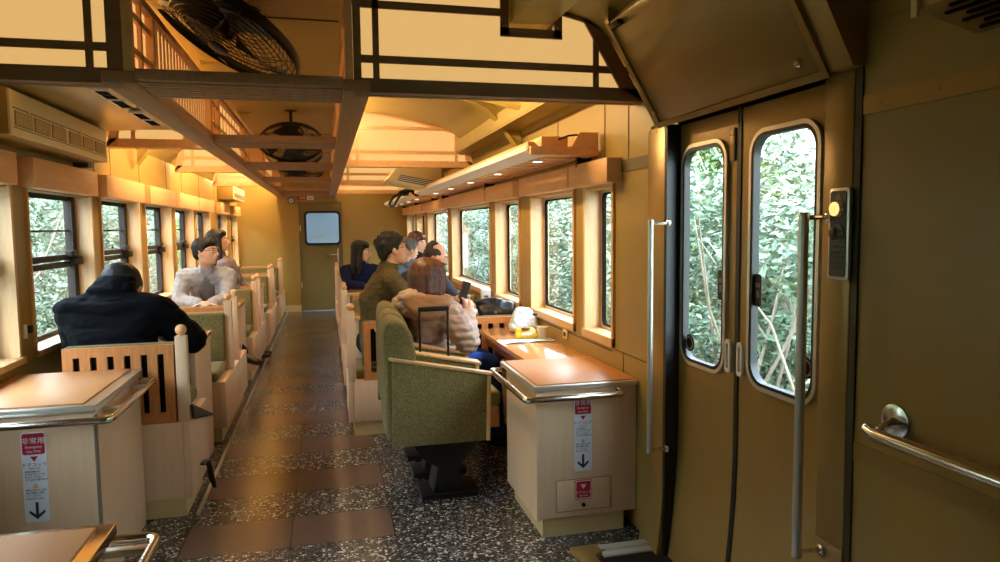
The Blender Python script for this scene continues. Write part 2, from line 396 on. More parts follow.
# end door ---------------------------------------------------------------
d = sthing('door_1', (-.07, YE, 0))
m = MB(); ring_prism(m, rrect(-.40,.26,0.01,1.812,.003), rrect(-.31,.235,1.14,1.66,.05), 'y', YE+.01, YE+.045)
m.build('door_leaf', mat('end_door_paint', (122,108,58), .4), d)
m = MB(); ring_prism(m, rrect(-.335,.26-.0,1.115,1.685,.07), rrect(-.30,.225,1.15,1.65,.05), 'y', YE-.012, YE+.012); m.build('window_gasket', BLACK, d)
m = MB(); m.box(-.32,.24,YE+.02,YE+.026,1.13,1.67); m.build('glass', GLASS, d)
m = MB(); m.box(-.42,-.40,YE-.01,YE+.05,0,1.83); m.box(.26,.28,YE-.01,YE+.05,0,1.83); m.box(-.42,.28,YE-.01,YE+.05,1.81,1.83); m.build('frame', mat('end_door_frame', (110,96,50), .4), d)
m = MB(); m.box(.19,.215,YE-.006,YE+.01,.80,1.05,.004); m.build('lock_plate', STEEL, d)
m = MB(); m.tube([(.2,YE,.95),(.2,YE-.05,.95),(.1,YE-.05,.95),(.06,YE-.045,.945)], .009, 8); m.build('door_handle', STEEL, d)
m = MB(); m.box(-.41,-.395,YE-.02,YE,1.35,1.45); m.box(-.41,-.395,YE-.02,YE,.4,.5); m.build('hinge', STEEL, d)
# the pale room end seen through the end door's window
m = MB(); m.box(-1.3, 1.3, YE+1.6, YE+1.65, 0, 2.4); m.box(-1.3, 1.3, YE+.1, YE+1.6, 2.2, 2.25); m.box(-1.35,-1.3, YE+.1, YE+1.6, 0, 2.2); m.box(1.3,1.35,YE+.1,YE+1.6,1.45,2.2); m.box(-1.3,1.3,YE+.1,YE+1.6,-.05,0); struct(m.build('wall_beyond_door', mat('pale_blue_room', (222,232,248), .6)))
m = MB(); m.box(-.27,.0,YE+1.58,YE+1.6,1.2,1.26); m.box(-.05,.2,YE+1.58,YE+1.6,1.29,1.30); struct(m.build('trim_11', WHITE))

# side sliding doors --------------------------------------------------------
def prof(z): return -.12*max(0,(.62-z))**2
def sliding_door(name, side, y0, y1, handles=True):
    X0 = (XR+.045) if side > 0 else (XL-.045)
    d = sthing(name, (X0, (y0+y1)/2, 0)); ym = 2.18 if side > 0 else (y0+y1)/2
    for k, (a, b) in enumerate(((y0, ym-.004), (ym+.004, y1))):
        wz0, wz1 = .86, 1.69
        wa, wb = (a+.06, b-.09) if k == 0 else (a+.09, b-.06)
        if side > 0 and k == 0: wa, wb = 1.775, 2.09
        if side > 0 and k == 1: wa, wb = 2.265, 2.555
        m = MB(); x0, x1 = (X0, X0+.014) if side > 0 else (X0-.014, X0)
        inner = rrect(wa, wb, wz0, wz1, .07, 8); cy = (wa+wb)/2; cz = (wz0+wz1)/2
        outer = []
        for (p, q) in inner:   # push onto rectangle
            dx_, dz_ = p-cy, q-cz
            tx = ((b-cy) if dx_ > 0 else (a-cy))/dx_ if abs(dx_) > 1e-6 else 1e9
            tz = ((1.84-cz) if dz_ > 0 else (.62-cz))/dz_ if abs(dz_) > 1e-6 else 1e9
            tt = min(tx, tz); outer.append((cy+dx_*tt, cz+dz_*tt))
        # keep rectangle corners
        for (cyy, czz) in ((a,.62),(a,1.84),(b,.62),(b,1.84)):
            i = min(range(len(outer)), key=lambda i: (outer[i][0]-cyy)**2+(outer[i][1]-czz)**2); outer[i] = (cyy, czz)
        ring_prism(m, outer, inner, 'x', x0, x1)
        m.sweep_surface(lambda u, v: Vector((x0+side*prof(.62*v), a+(b-a)*u, .62*v)), 1, 12, -.013 if side > 0 else .013)
        m.build('door_leaf', OLIVED, d, smooth=30)
        m = MB(); xi = x0-.012 if side > 0 else x1; ring_prism(m, rrect(wa-.02, wb+.02, wz0-.02, wz1+.02, .085, 8), rrect(wa-.006, wb+.006, wz0-.006, wz1+.006, .07, 8), 'x', xi, xi+.012)
        m.build('window_frame', STEEL, d)
        m = MB(); ring_prism(m, rrect(wa-.006, wb+.006, wz0-.006, wz1+.006, .07, 8), rrect(wa+.006, wb-.006, wz0+.006, wz1-.006, .065, 8), 'x', xi+.002, xi+.0275)
        m.build('window_gasket', BLACK, d)
        m = MB(); xm = x0+.006; m.box(xm-.003, xm+.003, wa-.003, wb+.003, wz0-.003, wz1+.003); m.build('glass', GLASS, d)
        if side > 0:
            hy = ym-.045 if k == 0 else ym+.03
            m = MB(); ring_prism(m, rrect(hy, hy+.032, .865, .985, .014), rrect(hy+.008, hy+.024, .88, .97, .007), 'x', x0-.012, x0+.001); m.build('pull_frame', WHITE, d)
            m = MB(); m.box(x0-.002, x0+.001, hy+.006, hy+.026, .875, .975); m.build('pull_recess', SLOT, d)
            sy = wb-.05 if k == 1 else wb-.05
            sy = 2.07 if k == 0 else 2.295
            m = MB(); m.prism(rrect(sy-.026, sy+.018, 1.12, 1.23, .012), 'x', xm-.006, xm-.004); q = m.build('window_label', BLACK, d)
            m = MB(); m.box(xm-.0068, xm-.006, sy-.018, sy+.01, 1.185, 1.20); m.box(xm-.0068, xm-.006, sy-.012, sy+.004, 1.15, 1.175); m.build('label_mark', GREYT, q)
            oy, oz = (1.815, .96) if k == 0 else (2.515, .925)
            m = MB(); m.lathe([(.034,0),(.034,.002)], (xm-.006, oy, oz), 20, Matrix.Rotation(PI/2, 4, 'Y')); q = m.build('round_label', SLOT, d)
            m = MB(); ring_prism(m, [(oy+math.cos(i*PI/8)*.028, oz+math.sin(i*PI/8)*.028) for i in range(16)], [(oy+math.cos(i*PI/8)*.022, oz+math.sin(i*PI/8)*.022) for i in range(16)], 'x', xm-.0075, xm-.006); m.build('label_ring', GREYT, q)
    x0 = X0-.004 if side > 0 else X0-.0
    m = MB(); m.box(min(x0, x0+side*.03), max(x0, x0+side*.03), ym-.012, ym+.012, .62, 1.84)
    m.sweep_surface(lambda u, v: Vector((x0+side*prof(.62*v), ym-.012+.024*u, .62*v)), 1, 12, -.03 if side > 0 else .03)
    m.build('rubber_seal', BLACK, d)
    if side > 0:
        m = MB(); m.box(x0-.006, x0, ym+.02, ym+.05, 1.62, 1.735, .002)
        for i in range(6): m.ball((x0-.006, ym+.028+.014*(i % 2), 1.64+.035*(i//2)), .003, sub=1)
        m.build('guide_plate', OLIVED, d)
    m = MB(); a_, b_ = sorted((X0, X0+side*.12)); m.box(a_, b_, y0-.01, y1+.01, 1.795, 1.84); m.build('head_rail', BLACK, d)
    return d
sliding_door('door_2', 1, *RD); sliding_door('door_3', -1, *LD)

# ================================================================== WINDOWS
wid = 0
def left_window(y0, y1):
    global wid; wid += 1
    d = sthing('window_%d' % wid, (XL, (y0+y1)/2, .82)); xo = XL-.10
    # wooden casing: reveals and face trim
    m = MB(); m.box(XL-.115, XL+.012, y1-.02, y1+.005, .80, 1.62); m.box(XL-.115, XL+.012, y0-.005, y0+.014, .80, 1.62)
    m.box(XL-.115, XL+.03, y0-.005, y1+.005, .795, .825, .003)
    m.build('casing', WOODV, d)
    m = MB(); m.box(XL+.001, XL+.075, y0-.08, y1-.09, 1.605, 1.745, .004); m.build('header_board', WOOD, d)
    m = MB(); m.box(xo-.012, xo+.012, y0+.014, y0+.04, .825, 1.6); m.box(xo-.02, xo+.022, y1-.085, y1-.02, .825, 1.6)
    m.box(xo-.012, xo+.012, y0+.014, y1-.02, .825, .85); m.box(xo-.012, xo+.012, y0+.014, y1-.02, 1.575, 1.6)
    m.box(xo-.006, xo+.006, y0+.02, y1-.05, 1.395, 1.405); m.build('window_frame', BRONZE, d)
    m = MB(); m.box(xo-.012, xo+.02, y0+.014, y1-.03, 1.23, 1.265, .003); m.box(xo-.012, xo+.014, y0+.014, y1-.03, 1.19, 1.222, .003); m.build('sash_rail', BRONZE, d)
    m = MB(); m.box(xo+.012, xo+.05, y1-.2, y1-.09, 1.25, 1.285, .004); m.box(xo+.012, xo+.06, y1-.14, y1-.05, 1.20, 1.245, .004); m.build('sash_latch', BRONZE, d)
    m = MB(); m.box(xo-.003, xo+.003, y0+.02, y1-.06, .83, 1.59); m.build('glass', GLASS, d)
    return d
for a, b in LW+LWR:
    left_window(a, b)
def right_window(y0, y1):
    global wid; wid += 1
    d = sthing('window_%d' % wid, (XR, (y0+y1)/2, .84)); xo = XR+.09
    m = MB(); m.box(XR-.012, XR+.105, y1-.012, y1+.014, .82, 1.61); m.box(XR-.012, XR+.105, y0-.014, y0+.010, .80, 1.61)
    m.box(XR-.02, XR+.105, y0-.014, y1+.014, .80, .845, .003); m.box(XR, XR+.105, y0, y1, 1.585, 1.602)
    m.build('casing', WOODV, d)
    m = MB(); m.box(XR-.08, XR-.001, y0-.10, y1+.05, 1.600, 1.715, .004); m.build('header_board', WOOD, d)
    m = MB(); ring_prism(m, rrect(y0+.010, y1-.012, .845, 1.585, .004), rrect(y0+.03, y1-.04, .862, 1.57, .03), 'x', xo-.010, xo+.012); m.build('window_frame', STEEL, d)
    m = MB(); ring_prism(m, rrect(y0+.03, y1-.04, .862, 1.57, .03), rrect(y0+.037, y1-.05, .87, 1.562, .03), 'x', xo-.012, xo+.008); m.build('window_gasket', SLOT, d)
    m = MB(); m.box(xo-.003, xo+.003, y0+.03, y1-.04, .86, 1.57); m.build('glass', GLASS, d)
    return d
rw = [right_window(a, b) for a, b in RW+RWR]
# pale leaf shape painted on the wide pane for the bag's likely reflection
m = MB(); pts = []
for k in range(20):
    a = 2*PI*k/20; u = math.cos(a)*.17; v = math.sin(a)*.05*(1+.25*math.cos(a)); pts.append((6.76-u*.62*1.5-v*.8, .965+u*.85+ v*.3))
m.prism(pts, 'x', XR+.084, XR+.0865); m.build('painted_reflection', mat('pale_blue_reflection', (188,222,240), .4), rw[3])

# ================================================================== OVERHEAD WORK
# long beams of the central trough and the lattice screens on them
def cb(name, x0, x1, label):
    t = thing(name, ((x0+x1)/2, 7.5, 1.93), label, 'beam')
    m = MB(); m.box(x0, x1, 2.83, YE-.02, 1.93, 1.975, .003); m.build('bottom_board', WOODB, t)
    xs = (x0+x1)/2 + (.03 if x0 < 0 else -.03)*0
    xi = (x1-.035) if x0 < 0 else (x0+.012)
    m = MB(); m.box(xi, xi+.022, 2.85, YE-.02, 1.975, 2.005); m.box(xi, xi+.03, 2.85, YE-.02, 2.27, 2.30); m.build('screen_rail', WOODB, t)
    k = 0; y = 2.84
    while y < 12:
        for yy in (y, y+.36):
            if yy < 12.1: mm = MB(); mm.box(xi-.002, xi+.028, yy, yy+.045, 1.975, 2.28); mm.build('screen_post', WOOD, t)
        # lattice panel over lantern thickness
        mm = MB(); mm.box(xi+.003, xi+.018, y+.045, min(y+.36, 12.1), 2.06, 2.085); mm.box(xi+.003, xi+.018, y+.045, min(y+.36, 12.1), 2.19, 2.215); mm.box(xi+.003, xi+.018, y+.2, y+.225, 2.0, 2.27); mm.build('lattice', WOOD, t)
        if y+1.8 < 12.3:
            if k % 2 == 0:
                mm = MB(); n = 19
                for i in range(n):
                    yy = y+.42+(1.4-.0)*i/n; mm.box(xi+.007, xi+.011, yy, yy+.032, 2.0, 2.275)
                mm.build('slat_panel', WOOD, t)
            else:
                mm = MB()
                for i in range(8): yy = y+.5+1.35*i/8; mm.box(xi+.008, xi+.011, yy, yy+.022, 2.0, 2.275)
                mm.box(xi+.003, xi+.018, y+.405, y+1.845, 2.07, 2.09); mm.box(xi+.003, xi+.018, y+.405, y+1.845, 2.18, 2.2)
                mm.build('lattice', WOOD, t)
        y += 1.845; k += 1
    m = MB(); xp = xi-.006 if x0 < 0 else xi+.028
    m.box(xp, xp+.004, 2.87, YE-.03, 1.98, 2.29); m.build('paper_backing', SCREENP, t)
    return t
cb('trough_beam', -.765, -.655, 'long wooden ceiling beam with lit lattice screen, on the window side where the air unit hangs')
cb('trough_beam', .085, .19, 'long wooden ceiling beam with lattice screen nearest the luggage rack')
for k in range(6):
    y = 2.83 + 1.845*k
    t = thing('cross_plank', (-.28, y+.18, 1.93), ['nearest wide grooved plank bridging the two ceiling beams in front of the big fan',
        'second plank across the ceiling trough, crossing before the smaller fan', 'third plank across the ceiling trough from the front',
        'fourth plank across the ceiling trough from the front', 'fifth plank across the ceiling trough, just before the last one',
        'last and farthest plank across the ceiling trough, above the end door'][k], 'plank', 'planks across the ceiling trough')
    m = MB(); yb = min(y+.37, YE-.02); m.box(-.655, .085, y, yb, 1.945, 1.985, .003); m.build('board', WOODB, t)
    m = MB()
    for i in range(7):
        yy = y+.03+.045*i
        if yy+.02 < yb: m.box(-.65, .08, yy, yy+.022, 1.937, 1.946)
    m.build('groove_strip', WOODB, t)

# lanterns --------------------------------------------------------------
def lantern(side, y0, y1, label, notch=False, xo=1.33, slant=.05, xin=None, sw=.045, ow=.05, bx=None, fm=None):
    s = side; xi = (.19 if s > 0 else .765) if xin is None else xin
    t = thing('ceiling_lantern', (s*(xi+xo)/2, (y0+y1)/2, 1.93), label, 'lantern', 'paper ceiling lanterns')
    X = lambda a: s*a
    def zt(a): return zc(a) - .012
    top = []
    xt = xo-slant
    n = 8
    if notch:
        arch = [xi, .4, .6, .72]
        outer_top = [(a, zt(a)) for a in arch] + [(.72, 2.21), (.985, 2.21), (.985, zt(1.0))] + [(1.07, zt(1.07)), (xt, zt(xt))]
    else:
        xs_ = [xi+(min(xt,1.15)-xi)*i/n for i in range(n+1)]+([xt] if xt > 1.16 else []); outer_top = [(a, zt(a)) for a in xs_]
    # frame bars, front and back
    for yf in (y0, y1-.03):
        m = MB()
        m.prism([(X(xi),1.93),(X(xo),1.93),(X(xo-.03),1.985),(X(xi),1.985)], 'y', yf, yf+.03)             # bottom rail
        m.box(min(X(xi),X(xi+sw)), max(X(xi),X(xi+sw)), yf, yf+.03, 1.985, zt(xi))                     # inner stile
        m.prism([(X(xo),1.93),(X(xt),zt(xt)),(X(xt-ow),zt(xt-ow)),(X(xo-ow-.025),1.985)], 'y', yf, yf+.03)   # outer stile
        m.box(min(X(xi+.02),X(xo-.06)), max(X(xi+.02),X(xo-.06)), yf+.004, yf+.026, 2.045, 2.075)            # middle rail
        for a in ((xi+sw+.045), (bx if bx else xt-.125)): m.box(min(X(a),X(a+.025)), max(X(a),X(a+.025)), yf+.003, yf+.027, 1.98, zt(a+.03))
        for (a, za), (b, zb) in zip(outer_top, outer_top[1:]):                                              # top rail
            if abs(a-b) < 1e-4: m.box(min(X(a)-.0,X(a)-.035), max(X(a)-.0, X(a)), yf, yf+.03, min(za,zb)-.03, max(za,zb)) if False else m.box(min(X(a),X(a+(.035 if a<.8 else -.035))), max(X(a),X(a+(.035 if a<.8 else -.035))), yf, yf+.03, min(za,zb)-.03, max(za,zb))
            else: m.prism([(X(a),za),(X(b),zb),(X(b),zb-.035),(X(a),za-.035)], 'y', yf, yf+.03)
        if not notch or True:
            a0 = xi+sw; a1 = .72 if notch else xt-.1
            hh = 2.255
            if a1 > a0: 
                a1h = min(a1, math.sqrt(max(0,(2.45-hh-.03))/.13))
                if a1h > a0: m.box(min(X(a0),X(a1h)), max(X(a0),X(a1h)), yf+.003, yf+.027, hh, hh+.03)
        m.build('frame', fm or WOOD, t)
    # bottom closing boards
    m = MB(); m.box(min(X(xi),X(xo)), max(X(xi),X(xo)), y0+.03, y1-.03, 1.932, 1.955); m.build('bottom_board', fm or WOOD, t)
    poly = [(X(xi+.01),1.956),(X(xo-.02),1.956)] + [(X(a), z-.004) for a, z in outer_top[::-1]]
    poly = [p for i, p in enumerate(poly) if i == 0 or (abs(p[0]-poly[i-1][0])+abs(p[1]-poly[i-1][1])) > 1e-4]
    m = MB(); m.prism(poly, 'y', y0+.012, y1-.012); m.build('paper_shade', PAPER, t)
    return t
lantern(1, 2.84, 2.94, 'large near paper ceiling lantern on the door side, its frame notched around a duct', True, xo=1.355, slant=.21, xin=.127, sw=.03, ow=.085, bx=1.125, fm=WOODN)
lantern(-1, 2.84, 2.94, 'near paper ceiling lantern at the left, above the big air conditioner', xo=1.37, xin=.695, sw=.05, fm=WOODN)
lantern(-1, 4.98, 5.08, 'left ceiling lantern just beyond the big air conditioner, above the man with the dark jacket', xo=1.34)
lantern(-1, 7.02, 7.12, 'left ceiling lantern, second one beyond the big air conditioner')
lantern(-1, 9.25, 9.35, 'left ceiling lantern, third beyond the big air conditioner and farthest visible')
lantern(1, 6.28, 6.38, 'arched paper ceiling lantern over the right-hand tables, between rack and trough beam')
lantern(1, 8.9, 9.0, 'right ceiling lantern partly hidden behind the ceiling air outlet')
lantern(1, 11.2, 11.3, 'farthest right ceiling lantern, just before the end wall')

# ceiling ribs, stringers, brace, duct
def ribs(n, y, xa, xb, dep=.075, th=.05):
    m = MB(); N = 14; P = [(xa+(xb-xa)*i/N) for i in range(N+1)]
    m.prism([(x, zc(x)-.001) for x in P] + [(x, zc(x)-dep - (.10*max(0,abs(x)-1.05)/.3)) for x in P[::-1]], 'y', y, y+th)
    m.prism([(x, zc(x)-dep+.0 - (.10*max(0,abs(x)-1.05)/.3)) for x in P] + [(x, zc(x)-dep-.012 - (.10*max(0,abs(x)-1.05)/.3)) for x in P[::-1]], 'y', y-.02, y+th+.02)
    struct(m.build('trim_%d' % n, OLIVEC))
ribs(12, 4.75, .24, 1.34); ribs(13, 8.0, .24, 1.34); ribs(14, 5.75, -1.34, -.8, .1)
m = MB(); m.box(1.17, 1.22, 3.25, 12.1, 2.07, 2.17); m.box(1.17, 1.36, 3.25, 12.1, 2.06, 2.075); struct(m.build('trim_15', OLIVEC))
m = MB(); m.tube([(.78,4.74,2.34),(1.19,4.15,2.12)], .028, 4); struct(m.build('trim_16', OLIVEC))
m = MB(); m.box(.765, .945, .2, 2.98, 2.235, 2.41, .004); struct(m.build('ceiling_duct', OLIVEC))
for k in range(5):
    m = MB(); y = 4.0+1.845*k; P = [-.66+.74*i/6 for i in range(7)]
    m.prism([(x, zc(x)) for x in P]+[(x, zc(x)-.05) for x in P[::-1]], 'y', y+.35, y+.42); struct(m.build('trim_%d' % (20+k), OLIVEC))
m = MB()
for y in (3.42, 5.6, 7.5, 9.3, 11.0): m.box(-.66, .09, y, y+.008, 2.355, 2.362)
struct(m.build('trim_26', mat('ceiling_joint', (70,54,24), .6)))
m = MB(); P = [-.66+.75*i/6 for i in range(7)]
m.prism([(x, 2.36) for x in (-.66,.09)]+[(x, zc(x)) for x in P[::-1]], 'y', 2.9, 12.1); struct(m.build('ceiling_trough', OLIVEC))

# hatch over the right door
def hatch():
    t = thing('door_gear_cover', (1.25, 2.1, 1.81), 'large slanting olive metal cover panel above the double sliding door', 'cover panel')
    A = Vector((1.325, 0, 1.815)); B = Vector((1.105, 0, 2.19)); nrm = Vector((-(B.z-A.z), 0, (B.x-A.x))).normalized()
    def slab(y0, y1, t0, t1, u0, u1): # t along A->B, u outward
        a = A.lerp(B, t0); b = A.lerp(B, t1)
        return [(p.x+nrm.x*u, p.z+nrm.z*u) for p, u in ((a,u0),(b,u0),(b,u1),(a,u1))], y0, y1
    m = MB()
    p, y0, y1 = slab(1.66, 2.60, 0, 1.0, 0, .012); m.prism(p, 'y', y0, y1, .003)
    m.build('panel', OLIVED, t)
    m = MB()
    for ya, yb_ in ((2.60, 2.625), (1.635, 1.66)):
        p, _, _ = slab(0, 0, -.02, 1.0, .0, .02); m.prism(p, 'y', ya, yb_)
    p, _, _ = slab(0, 0, -.05, .0, -.02, .02); m.prism(p, 'y', 1.635, 2.625)
    m.build('edge_strip', OLIVED, t)
    for y in (1.72, 2.59):
        m = MB(); c = A.lerp(B, .1)+nrm*.015; m.lathe([(.012,0),(.012,.012),(.009,.016)], (c.x, y, c.z), 12, Matrix.Rotation(-PI/2-.5, 4, 'Y')); m.build('latch_screw', CHROME, t)
    m = MB(); c = A.lerp(B, .95)+nrm*.02; m.box(c.x-.012, c.x+.012, 2.5, 2.58, c.z-.01, c.z+.01, .002); m.build('hinge', BLACKM, t)
    return t
hatch()
# sloped cornice filling beside the hatch
m = MB(); m.prism([(1.362,1.80),(1.362,2.2),(1.10,2.25),(1.10,2.20),(1.32,1.80)], 'y', 1.55, 1.635); m.prism([(1.362,1.80),(1.362,2.2),(1.10,2.25),(1.10,2.20),(1.32,1.80)], 'y', 2.628, 2.66)
struct(m.build('trim_17', OLIVED))
m = MB(); m.prism([(1.362,1.82),(1.362,2.2),(1.13,2.22)], 'y', 1.635, 2.628); struct(m.build('trim_18', OLIVED))
# heater / blower at the top right corner
t = thing('wall_blower', (1.25, .95, 1.8), 'olive slotted blower unit high on the near wall at the upper right corner', 'blower')
m = MB(); m.prism([(1.358,2.05),(1.358,1.795),(1.20,1.835),(1.20,2.05)], 'y', .5, 1.235, .004); m.build('housing', OLIVED, t)
m = MB(); m.box(1.192,1.20,1.225,1.24,1.82,2.05); m.build('edge_trim', CREAM, t)
m = MB()
for i in range(6):
    for j in range(4):
        x = 1.215+.022*i; z = 1.835-(x-1.2)*.253; m.box(x, x+.009, .52+.17*j+.03*(i % 2), .66+.17*j+.03*(i % 2), z-.006, z-.0005)
m.build('slot', SLOT, t)
m = MB(); m.ball((1.198, 1.16, 1.87), .008, (.6,1,1), 2); m.build('screw', CHROME, t)

# fans --------------------------------------------------------------------
def fan_parts(name, label):
    t = thing(name, (0,0,0), label, 'fan', 'black ceiling fans')
    Rr = .30
    m = MB()
    circ = lambda r, z, n=48: [(math.cos(2*PI*k/n)*r, math.sin(2*PI*k/n)*r, z) for k in range(n)]
    m.tube(circ(Rr, 0), .011, 6, True, sc=(1.9,.7)); m.build('rim', BLACKM, t)
    for zs, nm in ((1, 'front_cage'), (-1, 'rear_cage')):
        m = MB()
        for j in range(2, 15): r = Rr*j/15; m.tube(circ(r, zs*.075*math.cos(r/Rr*PI/2), 40), .0019, 4, True)
        for k in range(12):
            a = 2*PI*k/12; m.tube([(math.cos(a)*r, math.sin(a)*r, zs*.075*math.cos(r/Rr*PI/2)) for r in (.03,.1,.17,.24,.295)], .0016, 4)
        m.lathe([(.04,0),(.04,.008),(.03,.012)], (0,0,zs*.072), 20); m.build(nm, BLACKM, t)
    for k in range(4):
        m = MB()
        def bf(u, v, k=k):
            r = .05+.21*u; a = 2*PI*k/4 + (v-.5)*(.75+.35*u) + .25*u; return Vector((math.cos(a)*r, math.sin(a)*r, (v-.5)*.06))
        m.sweep_surface(bf, 8, 6, .002); m.build('blade', BLACKM, t)
    m = MB(); m.lathe([(.03,-.19),(.06,-.17),(.07,-.10),(.065,-.06),(.04,-.05),(.03,.02),(.01,.03)], (0,0,0), 24); m.build('motor', BLACKM, t)
    return t
def place_fan(o, c, nrm, sc, rodtop, rot=0):
    n = Vector(nrm).normalized(); q = Vector((0,0,1)).rotation_difference(n)
    o.rotation_mode = 'QUATERNION'; o.rotation_quaternion = q; o.location = c; o.scale = (sc,)*3
F = fan_parts('ceiling_fan', 'big black caged fan at the top, tilted, in front of the first wide plank')
specs = [((-.385,3.30,2.25), (-.46,-.20,-.87), 1.10, 'big black caged fan nearest the camera, hanging tilted between the ceiling beams'),
         ((-.245,6.05,2.10), (.02,-.50,-.87), .84, 'second black caged fan, round and centred between the ceiling beams'),
         ((-.25,8.0,2.14), (.3,-.25,-.9), .86, 'third black caged fan along the trough, seen nearly edge on'),
         ((-.25,9.9,2.15), (.1,-.3,-.95), .86, 'fourth and farthest black caged fan between the ceiling beams')]
for k, (c, nn, sc_, lb) in enumerate(specs):
    o = F if k == 0 else copy_tree(F)
    place_fan(o, c, nn, sc_, None); o['label'] = lb
    # mount: yoke and rod, in the fan's local frame
    q = Vector((0,0,1)).rotation_difference(Vector(nn).normalized()); inv = q.inverted()
    L = lambda p: (inv @ (Vector(p)-Vector(c)))/sc_
    WL[o.name] = Vector()
    m = MB(); m.tube([L((c[0], c[1], 2.36)), L((c[0], c[1]+.0, c[2]+.08)), (0,0,-.15)], .016, 8); m.lathe([(.06,0),(.06,.02),(.03,.03)], (0,0,0), 16, Matrix.Translation(L((c[0],c[1],2.355))) @ inv.to_matrix().to_4x4()); 
    m.build('mounting_rod', BLACKM, o)
    m = MB(); m.tube([Vector((math.cos(a)*.11, 0, -.12-math.sin(a)*.10)) for a in [PI*i/12 for i in range(13)]], .009, 8); m.build('yoke', BLACKM, o)
    if k == 0:
        m = MB(); m.tube([L((c[0]+.13, c[1]+.02, 2.36)), L((c[0]+.12, c[1]+.02, 2.30)), L((c[0]+.10, c[1]+.02, 2.285))], .008, 6); m.build('pull_lever', BLACKM, o)

# left air conditioner -------------------------------------------------------
t = thing('air_conditioner', (-1.29, 3.8, 1.785), 'large cream grilled air conditioner high on the left wall under a metal duct', 'air conditioner')
m = MB(); m.box(XL+.002, -1.205, 3.20, 4.47, 1.785, 1.975, .004); m.build('housing', OLIVE, t)
m = MB(); m.box(-1.207, -1.195, 3.20, 4.47, 1.785, 1.965, .003); m.build('front_panel', CREAM, t)
for k in range(6):
    y = 3.235+.20*k + (.02 if k > 2 else 0)
    m = MB(); m.box(-1.196,-1.192, y, y+.175, 1.825, 1.885); g = m.build('grille', mat('grille_brown_%d' % k, (150,128,84), .6), t)
    m = MB()
    for i in range(12): m.box(-1.193,-1.190, y+.008+i*.014, y+.012+i*.014, 1.828, 1.882)
    m.build('grille_bar', CREAM, g)
m = MB(); m.box(-1.196,-1.192,3.22,4.45,1.893,1.897); m.box(-1.196,-1.192,3.22,4.45,1.815,1.818); m.build('panel_line', GREYT, t)
for y in (3.36, 3.76, 4.0, 4.42): m = MB(); m.box(-1.197,-1.188,y,y+.02,1.888,1.9,.002); m.build('catch', STEEL, t)
t = thing('duct_box', (-1.0, 3.8, 1.975), 'shiny olive metal duct casing with four small vents between the air conditioner and the beam', 'duct')
m = MB(); m.prism([(-1.35,1.976),(-.86,2.0),(-.86,2.29),(-1.35,2.08)], 'y', 3.22, 4.60, .003); m.build('casing', mat('duct_metal', (176,150,88), .28, metal=.35), t)
m = MB(); m.prism([(-.86,1.99),(-.80,2.005),(-.80,2.30),(-.86,2.29)], 'y', 3.22, 4.66); m.build('side_strip', CREAM, t)
for k in range(4):
    y = 3.26+.235*k+(.12 if k > 1 else 0)
    m = MB(); m.box(-.925,-.855,y,y+.21,1.978,1.992); g = m.build('vent_plate', WHITE, t)
    m = MB(); m.box(-.912,-.868,y+.02,y+.095,1.975,1.979); m.box(-.912,-.868,y+.115,y+.19,1.975,1.979); m.build('vent_slot', SLOT, g)
m = MB(); m.box(XL+.001,-1.30,4.48,4.56,1.76,1.95,.004); m.box(XL+.001, -1.28, 3.02, 3.16, 1.9, 2.05, .004); struct(m.build('trim_19', mat('dark_olive_box', (92,80,40), .5)))
t = thing('air_conditioner', (-1.29, 10.5, 1.79), 'small far air conditioner high in the left corner near the end wall', 'air conditioner')
m = MB(); m.box(XL+.002,-1.18,10.0,11.3,1.80,1.98,.004); m.build('housing', OLIVE, t)  # olive housing puts the shade of the unlit end into the colour
m = MB(); m.box(-1.181,-1.172,9.998,11.3,1.80,1.97,.003); m.build('front_panel', CREAM, t)
m = MB(); m.box(-1.173,-1.168,10.05,11.25,1.83,1.89); m.build('grille', GREYT, t)
# right ceiling outlet
t = thing('air_outlet', (.85, 7.1, 1.84), 'cream box with a slotted grille hanging below the right ceiling, over the tables', 'air outlet')
m = MB(); m.prism([(.60,1.865),(.70,1.98),(1.14,1.98),(1.14,1.85),(1.05,1.77),(.67,1.84)], 'y', 6.95, 7.5, .004); m.build('housing', CREAM, t)
m = MB(); m.prism([(.68,1.85),(1.04,1.785),(1.08,1.855),(.72,1.925)], 'y', 6.944, 6.949); g = m.build('grille', WHITE, t)
m = MB()
for i in range(4):
    z = 1.905-i*.0; m.prism([(.70+.01*i,1.858+.016*i),(1.04+.01*i,1.797+.016*i),(1.043+.01*i,1.803+.016*i),(.703+.01*i,1.864+.016*i)], 'y', 6.941, 6.944)
m.build('slot', SLOT, g)

